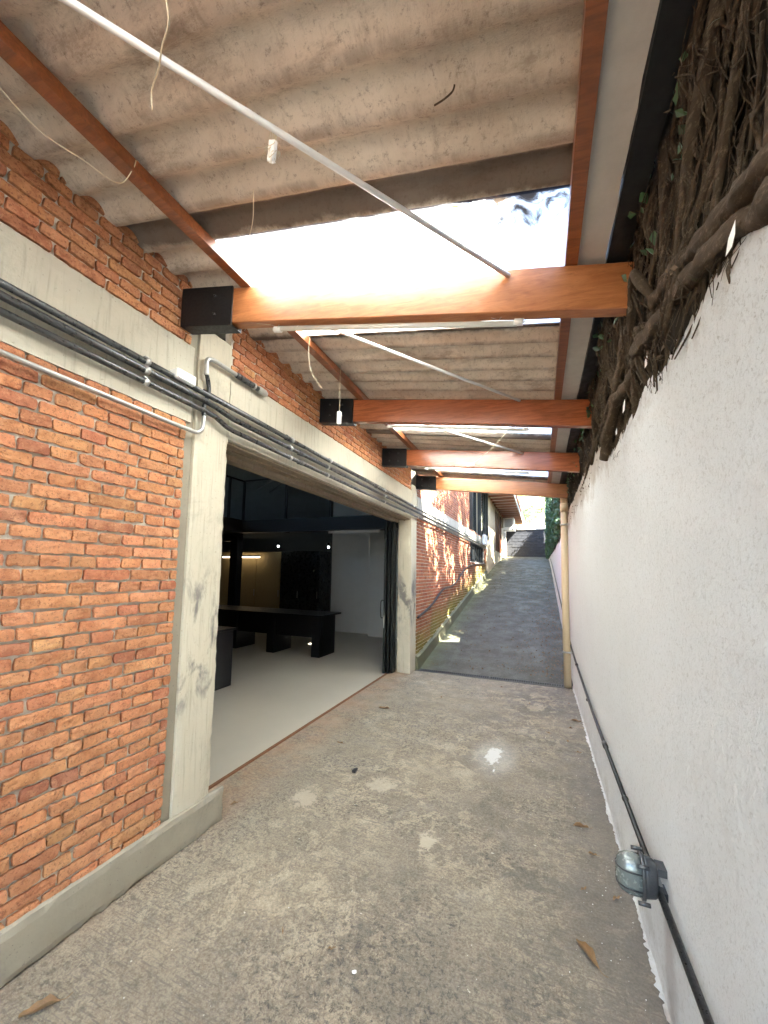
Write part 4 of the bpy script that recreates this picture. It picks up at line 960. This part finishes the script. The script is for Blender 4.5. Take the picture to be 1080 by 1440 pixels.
mains = [
 ([(0.98, 0.2, 4.1), (0.80, 0.75, 3.65), (0.64, 1.20, 3.35), (0.56, 1.45, 3.18), (0.53, 1.62, 3.05), (0.52, 1.72, 2.93)], 0.050, 0.042),
 ([(0.64, 1.35, 3.25), (0.58, 1.50, 3.20), (0.55, 1.60, 3.12), (0.60, 1.72, 2.98)], 0.028, 0.022),
 ([(0.60, 0.15, 2.78), (0.50, 0.65, 2.66), (0.47, 0.98, 2.68), (0.45, 1.25, 2.75), (0.45, 1.52, 2.84), (0.47, 1.80, 2.90), (0.50, 2.05, 2.92), (0.50, 2.3, 2.96)], 0.046, 0.030),
 ([(0.55, 0.3, 2.60), (0.48, 0.88, 2.55), (0.47, 1.16, 2.66), (0.45, 1.46, 2.73), (0.44, 1.72, 2.76), (0.44, 1.98, 2.83), (0.45, 2.2, 2.80), (0.44, 2.5, 2.82), (0.43, 2.85, 2.74), (0.44, 3.03, 2.66)], 0.044, 0.036),
 ([(0.47, 1.78, 2.90), (0.42, 1.80, 3.0), (0.40, 1.86, 3.10), (0.41, 1.98, 3.08), (0.42, 2.08, 2.98), (0.46, 2.25, 2.86)], 0.022, 0.016),
 ([(0.66, 0.55, 3.15), (0.58, 0.85, 2.98), (0.52, 1.02, 2.86), (0.50, 1.13, 2.82), (0.50, 1.22, 2.90)], 0.024, 0.015),
 ([(0.50, 1.85, 3.10), (0.45, 2.05, 3.05), (0.43, 2.28, 2.98), (0.43, 2.48, 2.90), (0.43, 2.72, 2.84), (0.45, 2.98, 2.80)], 0.032, 0.020),
 ([(0.44, 2.6, 2.90), (0.42, 2.75, 2.86), (0.425, 2.95, 2.82), (0.43, 3.10, 2.88), (0.46, 3.25, 3.05)], 0.020, 0.014),
 ([(0.46, 2.96, 2.72), (0.425, 3.04, 2.70), (0.43, 3.08, 2.62)], 0.052, 0.034),
 ([(0.70, 0.9, 3.6), (0.62, 1.3, 3.5), (0.60, 1.7, 3.35), (0.55, 2.2, 3.2), (0.50, 2.6, 3.05)], 0.030, 0.018),
 ([(0.52, 3.2, 3.0), (0.46, 3.6, 2.92), (0.45, 4.1, 2.86), (0.46, 4.6, 2.80), (0.47, 5.2, 2.82)], 0.026, 0.014),
]
for p, r0, r1 in mains: root(p, r0*0.86, r1*0.86).build('root', MT['bark'], rt)
b = MB(); mid = MB()
rng = random.Random(21)
def clinging(mb, n, y0, y1, radii, Lr, seg, slope, off):
    for k in range(n):
        y = rng.uniform(y0, y1); t = rng.random()**0.8; L = rng.uniform(*Lr); sl = rng.gauss(slope, 0.5); pts = []
        z = bank_z(y, t); m_ = 7; r = rng.choice(radii); wob = rng.random()*50
        for q in range(m_):
            f = q/(m_-1); tt = t-L*f/1.85; yy = y+sl*L*f+0.05*mn.noise(Vector((f*3, wob, 0)))
            if tt < -0.04: break
            pts.append(Vector((bank_x(yy, max(0, tt))-off-r*0.6-0.02*abs(mn.noise(Vector((f*4, wob, 5)))), yy, bank_z(yy, tt))))
        if len(pts) < 3: continue
        sp = smooth_path(pts, 3); mb.tube(sp, [r*(1.05-0.6*i/len(sp)) for i in range(len(sp))], seg, rough=0.2)
clinging(b, 620, 0.2, 4.6, (0.002, 0.003, 0.004, 0.006), (0.15, 0.8), 4, 0.5, 0.0)
clinging(b, 900, 0.2, 3.4, (0.0012, 0.0018, 0.0025), (0.05, 0.35), 3, 0.2, 0.03)
clinging(b, 700, 0.5, 3.4, (0.002, 0.003, 0.005, 0.007), (0.1, 0.5), 5, 0.6, 0.01)
tag(b.build('fine_roots', MT['bark'], rt), kind='stuff')
for k in range(64):
    mid = MB(); clinging(mid, 1, 0.3, 3.4 if k < 44 else 5.0, (0.010, 0.014, 0.018, 0.026), (0.5, 1.3), 8, 0.75, 0.0)
    if mid.n: mid.build('root', MT['bark'], rt)
def leaves(mb, centers, size, rng, flat=0.5, tint=0.5, hang=False, asp=1.7):
    """adds one folded leaf for each centre (numpy vectorised)"""
    n = len(centers); C = np.asarray(centers)
    d = rng.normal(size=(n, 3)); d[:, 2] *= flat
    if hang: d[:, 2] = -abs(d[:, 2])-0.8
    d /= np.linalg.norm(d, axis=1, keepdims=True)
    w = rng.normal(size=(n, 3)); w -= d*np.sum(w*d, 1, keepdims=True); w /= np.linalg.norm(w, axis=1, keepdims=True)
    nn = np.cross(d, w); s = size*(0.55+0.9*rng.rand(n, 1))
    a = C-d*s*0.5; e = C+d*s*0.5; l_ = C+w*s*0.5/asp+nn*s*0.08-d*s*0.05; r_ = C-w*s*0.5/asp+nn*s*0.08-d*s*0.05
    V = np.stack([a, r_, e, l_], 1).reshape(-1, 3)
    col = np.repeat((1-tint)+2*tint*rng.rand(n, 1)*np.ones((1, 3)), 4, 0)*np.repeat(0.9+0.25*rng.rand(n, 3), 4, 0)
    base = np.arange(n)*4
    F = np.concatenate([np.stack([base, base+1, base+2], 1), np.stack([base, base+2, base+3], 1)])
    mb.add(V, F.tolist(), col)
RL = np.random.RandomState(4)
b = MB(); n = 1700
y = RL.uniform(-1, 7, n); t = RL.rand(n)**0.8
t = 0.25+0.75*t; leaves(b, np.stack([np.array([bank_x(float(q), float(w)) for q, w in zip(y, t)])-0.02-0.03*RL.rand(n), y, 2.6+1.85*t], 1), 0.042, RL, hang=True)
n = 2200; y = RL.uniform(-1, 7, n)
leaves(b, np.stack([0.60+0.5*RL.rand(n), y, 4.0+0.45*RL.rand(n)], 1), 0.07, RL)
dl = MB(); n2 = 520; y2 = RL.uniform(0.2, 6.8, n2); t2 = RL.rand(n2)**1.2
leaves(dl, np.stack([np.array([bank_x(float(q), float(w)) for q, w in zip(y2, t2)])-0.03-0.03*RL.rand(n2), y2, 2.62+1.8*t2], 1), 0.020, RL, hang=True)
tag(dl.build('dead_leaves', MT['deadleaf']), 'withered brown leaves caught among the roots on the bank', 'dead leaves', kind='stuff')
tag(b.build('creeper_leaves', MT['ivy']), 'dark creeper leaves hanging over the bank above the roots', 'ivy', kind='stuff')
# pale leaves stuck on the wall top
for i, (x, y, z, s) in enumerate([(0.435, 1.10, 2.60, 0.075), (0.43, 1.86, 2.70, 0.06), (0.43, 2.33, 2.70, 0.085), (0.44, 2.62, 2.66, 0.05), (0.43, 2.03, 2.83, 0.05)]):
    b = MB(); rs = np.random.RandomState(i+50)
    V = [(0, 0, -s/2), (0.003, -s*0.16, -s*0.15), (0.004, -s*0.15, s*0.2), (0, 0, s/2), (0.004, s*0.15, s*0.2), (0.003, s*0.16, -s*0.15), (-0.004, 0, 0)]
    a = 0.9; V = [(x+p[0], y+p[1]*math.cos(a)-p[2]*math.sin(a)*-1, z+p[1]*math.sin(a)+p[2]*math.cos(a)*-1) for p in V]
    b.add(V, [(6, j, (j+1) % 6) for j in range(6)]+[(6, (j+1) % 6, j) for j in range(6)])
    tag(b.build('fallen_leaf', MT['whiteplastic'] if i != 9 else MT['dry'], None, (x, y, z)), ['pale leaf on the wall top nearest the top right corner', 'pale leaf under the end of the nearest beam', 'long pale leaf on the wall top between first and second beams', 'small pale leaf lowest down by the root tip', 'short pale leaf higher up in front of the thick root'][i], 'leaf', 'pale leaves caught in the roots')

# hedge of ivy on the wall beyond the roof
hd = thing('ivy_hedge', 'tall dark ivy hedge on top of the wall beside the ramp', 'hedge', (0.8, 14, 2.7))
b = MB(); n = 26000
y = 7.6+20.4*RL.rand(n)**1.0; top = np.array([5.2+0.4*mn.noise(Vector((float(q)*0.9, 2, 0)))+0.25*mn.noise(Vector((float(q)*3, 5, 0))) for q in y])
top = np.where(y < 8.5, 2.78+0.1*(y-7.6), top); top = np.where(y > 17, top+0.9, top)
z = 2.72+(top-2.72)*RL.rand(n); bulge = 0.06*np.sin(z*5+y*1.2)+0.05*np.sin(y*3.7)
side = RL.rand(n)
x = np.where(side < 0.75, 0.40+bulge+0.06*RL.rand(n), 0.45+0.5*RL.rand(n))
leaves(b, np.stack([x, y, z], 1), 0.085, RL, hang=True); b.build('foliage', MT['ivy'], hd)
b = MB(); b.quadgrid(lambda u, v: (0.62+0.05*math.sin(u*60), 7.6+20.4*u, 2.6+v*((3.3 if u > .47 else 1.9 if u > .1 else 0.1)+0.15*math.sin(u*40))), 60, 4, flip=True); b.build('shade_core', MT['soil'], hd)  # solid sheet added inside the hedge to block sun through leaf gaps

# trees above the wall
def tree(label, base, h, crown, nleaf, seed, mat='leaf', size=0.11, name='tree', group=None, lean=(0, 0), clumps=26, tr=0.14):
    rng = random.Random(seed); rs = np.random.RandomState(seed); bx, by, bz = base
    t = thing(name, label, 'tree', base, group)
    b = MB(); tp = Vector((bx+lean[0], by+lean[1], bz+h*0.62))
    b.tube(smooth_path([(bx, by, bz-0.3), (bx+lean[0]*0.2+0.05, by+lean[1]*0.3, bz+h*0.25), (bx+lean[0]*0.6, by+lean[1]*0.6-0.05, bz+h*0.45), tp], 6), [tr*(1-0.6*i/18) for i in range(19)], 10, rough=0.2)
    cs = []
    for k in range(clumps):
        while True:
            p = Vector((rng.uniform(-1, 1), rng.uniform(-1, 1), rng.uniform(-1, 1)))
            if p.length < 1: break
        c = Vector((bx+lean[0]+p.x*crown[0], by+lean[1]+p.y*crown[1], bz+h*0.72+p.z*crown[2])); cs.append(c)
        if k < 14:
            s0 = Vector((bx+lean[0]*0.6, by+lean[1]*0.6, bz+h*0.42)).lerp(tp, rng.random()); mid = s0.lerp(c, 0.5)+Vector((0, 0, -0.1*h*rng.random()))
            b.tube(smooth_path([s0, mid, c], 4), [tr*0.32*(1-0.75*i/8) for i in range(9)], 6)
    b.build('trunk', MT['bark'], t)
    pts = []
    for c in cs:
        m_ = int(nleaf/len(cs)*rng.uniform(0.5, 1.5)); r = rng.uniform(0.16, 0.34)*max(crown)
        q = rs.normal(size=(m_, 3)); q /= np.linalg.norm(q, axis=1, keepdims=True); q *= (rs.rand(m_, 1)**0.45)*r; q[:, 2] *= 0.7
        pts.append(q+np.array(c))
    b = MB(); leaves(b, np.concatenate(pts), size, rs); b.build('crown', MT[mat], t)
    return t
tree('tree over the wall just beyond the carport', (2.2, 9.6, 4.4), 5.0, (1.7, 2.2, 1.5), 6500, 31, size=0.15, clumps=30)
tree('bushy tree above the hedge halfway up the ramp', (2.4, 14.5, 4.4), 6.0, (1.9, 2.6, 1.9), 7500, 33, size=0.16, clumps=34)
tree('tall tree behind the hedge at the top of the ramp', (2.2, 20.5, 4.4), 7.0, (1.7, 3.0, 2.1), 8000, 35, size=0.18, clumps=36)
tree('low dense tree added by the carport end to shade the brick wall', (2.0, 7.2, 4.4), 3.4, (1.5, 2.0, 1.2), 7000, 37, size=0.14, lean=(0.1, 0.1), clumps=34)  # unseen, added to break the sun on the brick wall into streaks
tree('tree added on the bank behind the photographer to block sun', (2.0, -4.0, 4.4), 6.0, (1.8, 2.6, 2.0), 5000, 39, size=0.15)  # unseen, added to keep direct sun off the ground near the camera

# ------------------------------------------------------------------ the house up the ramp
ho = thing('cream_house', 'cream house with tiled eaves above the top of the ramp', 'building', (-3, 22, 2))
b = MB(); b.box(-6, XW, 17.2, 20.9, 1.2, 5.5); b.box(-6, XW, 20.9, 23.9, 1.2, 3.0); b.box(-6, XW, 20.9, 23.9, 5.2, 5.5); b.box(-6, XW, 23.9, 28.6, 1.2, 5.5); b.build('wall', MT['cream'], ho)
b = MB(); b.box(XW-0.10, XW-0.04, 20.9, 23.9, 3.0, 5.2)
for i in range(28): b.box(XW-0.04, XW-0.01, 20.92, 23.88, 3.03+i*0.078, 3.07+i*0.078)
for yy in (20.9, 22.4, 23.85): b.box(XW-0.04, XW+0.03, yy, yy+0.06, 3.0, 5.2)
b.build('shutter', MT['brownwood'], ho)
b = MB()
for yy in (24.4, 25.2, 26.0): b.box(XW+0.001, XW+0.12, yy, yy+0.08, 2.75, 4.6)
for i in range(16): b.box(XW+0.02, XW+0.10, 24.48, 26.0, 2.8+i*0.11, 2.84+i*0.11)
b.build('lattice', MT['whiteplastic'], ho)
def soff(x): return 5.42+(-1.07-x)*0.30
b = MB()
V = [(-1.07, 12.9, 5.42), (-1.07, 28.8, 5.42), (-6, 28.8, soff(-6)), (-6, 12.9, soff(-6))]; V2 = [(p[0], p[1], p[2]+0.06) for p in V]
b.add(V+V2, [(0, 1, 2, 3)[::-1], (4, 5, 6, 7), (0, 4, 7, 3), (0, 1, 5, 4), (1, 2, 6, 5), (2, 3, 7, 6)])
for i in range(20):
    yy = 13.2+i*0.8; b.box(-2.2, -1.10, yy, yy+0.07, 5.30, 5.41)
so_ = b.build('eaves', MT['wooddark'], ho)
b = MB(); b.box(-1.068, -1.04, 12.9, 28.8, 5.36, 5.50); b.build('fascia', MT['whitepipe'], so_)
b = MB()
for i in range(100):
    yy = 12.9+i*0.16
    b.tube([(-1.00, yy, 5.53), (-2.2, yy, 5.90), (-6, yy, 7.02)], 0.075, 8)
b.build('roof', MT['tile'], ho)
ac = thing('air_conditioner', 'white air conditioner unit hanging under the eaves', 'air conditioner', (-1.85, 25.5, 4.8))
b = MB(); b.box(-2.10, -1.45, 24.6, 25.5, 4.62, 5.25, 0.02); b.build('casing', MT['whiteplastic'], ac)
b = MB(); b.box(-2.16, -1.42, 24.55, 25.55, 4.50, 4.58); b.build('shelf', MT['intwall'], ac)
b = MB()
for k in range(7): b.box(-1.98, -1.56, 24.585, 24.598, 4.70+k*0.07, 4.73+k*0.07)
b.build('grille', MT['intgrey'], ac)
# meter box on the band
b = MB(); b.box(XW+0.02, XW+0.16, 15.7, 16.3, 2.95, 3.35, 0.02); tag(b.build('meter_box', MT['whiteplastic']), 'white box fixed on the wall by the windows', 'box')
# block wall at the top of the ramp
bw = thing('block_wall', 'dark block wall closing the top of the ramp', 'wall', (-0.85, 28.2, 2.6))
b = MB(); rng = random.Random(5)
for r_ in range(12):
    z0 = 2.45+r_*0.2; x = -3.4+(0.2 if r_ % 2 else 0)
    while x < 1.6:
        p = rng.uniform(0, 0.03); b.box(x+0.005, x+0.395, 28.2-p, 28.4, z0+0.006, z0+0.194, 0.008); x += 0.4
b.box(-3.4, 1.6, 28.22, 28.5, 2.3, 4.85); b.build('blocks', MT['blockwall'], bw)
b = MB(); b.box(-3.4, 1.6, 28.12, 28.52, 4.86, 4.95, 0.01); b.build('coping', MT['board'], bw)
# hillside
g = MB()
def hf(u, v):
    x = -45+90*u; y = 28.6+45*v; z = 4.4+v*24*(0.75+0.25*math.sin(u*5))+0.5*mn.noise(Vector((x*0.3, y*0.3, 0)))+0.2*mn.noise(Vector((x*1.1, y*1.1, 0)))
    return (x, y, z)
g.quadgrid(hf, 160, 90); tag(g.build('hillside', MT['hill']), kind='structure')
b = MB(); n = 22000; x = RL.uniform(-9, 9, n); y = RL.uniform(29, 52, n)
zz = np.array([hf((a+45)/90, (c-28.6)/45)[2] for a, c in zip(x, y)])
clump = np.array([mn.noise(Vector((float(a)*0.7, float(c)*0.7, 3))) for a, c in zip(x, y)])
k = clump > -0.05; leaves(b, np.stack([x, y, zz+0.1+0.7*RL.rand(n)*np.clip(clump+0.3, 0, 1)], 1)[k], 0.22, RL)
tag(b.build('undergrowth', MT['pale']), 'sunlit pale undergrowth covering the slope behind the wall', 'undergrowth', kind='stuff')
tree('pale tree on the slope behind the block wall', (-2.6, 33, 6.4), 6.5, (2.4, 2.4, 2.0), 5000, 41, 'pale', 0.22, group=None)
tree('leaning pale tree on the right of the slope', (2.3, 31.5, 5.8), 6.0, (2.2, 2.0, 1.8), 5000, 43, 'pale', 0.20, lean=(-0.8, 0))
tree('distant tree high on the slope', (-0.4, 40, 10.0), 8, (3.0, 2.5, 2.4), 5000, 45, 'pale', 0.26)

# ------------------------------------------------------------------ dry leaves and bits on the ground
def dry_leaf(x, y, L, ang, label, seed, z=0.004, group=None, curl=0.5, mat='dry'):
    rs = random.Random(seed); b = MB(); nu, nv = 10, 4
    def fn(u, v):
        w = L*0.20*math.sin(math.pi*min(1, u*0.94+0.03))**0.8*(1+0.15*math.sin(u*17+seed)); a = (v-0.5)*2
        px = (u-0.5)*L; py = a*w*math.cos(curl*1.1*abs(a)); pz = abs(a)**1.4*w*curl*1.2+L*0.10*(u-0.4)**2+0.006*math.sin(u*9+seed)*abs(a)+0.003
        c, s_ = math.cos(ang), math.sin(ang); return (x+px*c-py*s_, y+px*s_+py*c, z+max(pz, 0.001))
    b.quadgrid(fn, nu, nv); b.quadgrid(lambda u, v: tuple(np.array(fn(u, v))+np.array([0, 0, 0.0008])), nu, nv, flip=True)
    c, s_ = math.cos(ang), math.sin(ang); e = L*0.5
    b.tube(smooth_path([(x+e*c*0.94, y+e*s_*0.94, z+0.008), (x+(e+L*0.15)*c, y+(e+L*0.15)*s_, z+0.006), (x+(e+L*0.3)*c-L*0.06*s_, y+(e+L*0.3)*s_+L*0.06*c, z+0.012)], 4), 0.0012, 5)
    return tag(b.build('dry_leaf', MT[mat], None, (x, y, z)), label, 'leaf', group)
dry_leaf(0.175, 2.20, 0.145, -0.95, 'large curled brown leaf on the concrete near the wall lamp', 3, curl=0.9)
dry_leaf(0.235, 3.22, 0.10, 0.1, 'slender dark dry leaf lying beyond the wall lamp', 5, curl=0.9)
dry_leaf(-1.90, 1.07, 0.13, 0.9, 'curled yellow-brown leaf at the bottom left corner', 8, curl=0.8)
dry_leaf(0.36, 2.62, 0.05, 0.7, 'small leaf tucked behind the wall lamp', 11)
dry_leaf(-1.93, 4.84, 0.14, 0.2, 'dry leaf lying near the middle of the doorway threshold', 13)
dry_leaf(0.37, 5.42, 0.12, -0.2, 'dry leaf against the white wall near the downpipe', 17)
G = 'small dry leaves scattered on the driveway'
for i, (x, y, L, lb) in enumerate([(-1.96, 3.70, 0.07, 'small dry leaf near the doorway threshold, behind the black plug'), (-0.17, 5.87, 0.05, 'small dry leaf alone in the middle of the far concrete'), (0.30, 5.15, 0.06, 'small leaf beside the longer one against the white wall'),
        (0.24, 4.75, 0.05, 'small dry leaf off the white wall, right of the white patch'), (-0.95, 1.75, 0.03, 'tiny twig-like leaf left of the white paint chip'), (-1.21, 1.73, 0.025, 'tiny dark leaf farthest left of the white paint chip'),
        (0.20, 2.62, 0.04, 'small dry leaf left of the wall lamp'), (0.05, 4.9, 0.05, 'small dry leaf between the white patch and the white wall'), (-2.2, 2.45, 0.06, 'reddish leaf at the near corner of the doorway threshold'),
        (-0.6, 6.5, 0.05, 'small dry leaf just before the drain grate'), (0.34, 6.1, 0.05, 'small leaf by the white wall, nearest the downpipe'), (0.28, 2.95, 0.05, 'small leaf between the slender leaf and the wall lamp'),
        (-1.35, 5.6, 0.06, 'small dry leaf near the far end of the doorway'), (0.33, 4.5, 0.05, 'small leaf against the white wall level with the white patch')]):
    dry_leaf(x, y, L, i*1.7, lb, 20+i, group=G)
b = MB(); b.box(-1.585, -1.55, 3.22, 3.27, 0.004, 0.028, 0.004); b.box(-1.58, -1.556, 3.27, 3.29, 0.004, 0.022, 0.003)
tag(b.build('rubber_plug', MT['blackcable'], None, (-1.567, 3.25, 0.004)), 'small black plug lying on the concrete before the doorway', 'debris')
b = MB(); rng = random.Random(9)
def chip(x, y, s):
    k = 6; V = [(x+s*rng.uniform(.5, 1)*math.cos(6.28*i/k), y+s*rng.uniform(.5, 1)*math.sin(6.28*i/k), 0.006) for i in range(k)]+[(x, y, 0.009)]
    b.add(V, [(i, (i+1) % k, k) for i in range(k)])
chip(-0.80, 1.70, 0.014)
for k in range(200): chip(0.43-abs(rng.gauss(0, 0.22)), rng.uniform(1.0, 6.8), 0.0012+0.004*rng.random()**3)
for k in range(120): chip(rng.uniform(-2.1, 0.4), rng.uniform(0.9, 6.5), 0.001+0.003*rng.random()**3)
tag(b.build('paint_flecks', MT['whiteplastic']), 'white paint flecks speckled over the concrete', 'paint flecks', kind='stuff')
b = MB(); rs = np.random.RandomState(77); n = 1900
yy = 7.3+12*rs.rand(n)**1.3; xx = np.where(rs.rand(n) < 0.6, 0.42-abs(rs.normal(size=n))*0.5, rs.uniform(-2.0, 0.4, n)); xx = np.clip(xx, -2.05, 0.42)
leaves(b, np.stack([xx, yy, np.array([ramp_z(float(q)) for q in yy])+0.015], 1), 0.032, rs, flat=0.12)
tag(b.build('leaf_litter', MT['dry']), 'leaf litter scattered over the dark ramp', 'leaf litter', kind='stuff')
# dead leaves and twigs clinging under and over the roof sheets
for i, (x, y, s, lb) in enumerate([(-0.24, 1.60, 0.16, 'dark leaf clump lying on the nearest skylight'), (0.02, 1.56, 0.20, 'brown debris on the skylight next to the gutter purlin')]):
    b = MB(); rs = np.random.RandomState(i); q = rs.normal(size=(30, 3))*np.array([s*0.35, s*0.14, 0.01])+np.array([x, y, zroof(x)+0.05]); leaves(b, q, 0.06, rs, flat=0.1)
    tag(b.build('leaf_debris', MT['dry'], None, (x, y, zroof(x)+0.05)), lb, 'leaves')
string('twig', 'curled dark twig caught under the roof sheet', [(-0.32, 1.19, zroof(-0.32)-0.03), (-0.28, 1.17, zroof(-0.28)-0.045), (-0.25, 1.16, zroof(-0.25)-0.04), (-0.24, 1.15, zroof(-0.24)-0.03)], 0.003, 'bark', 'twig')
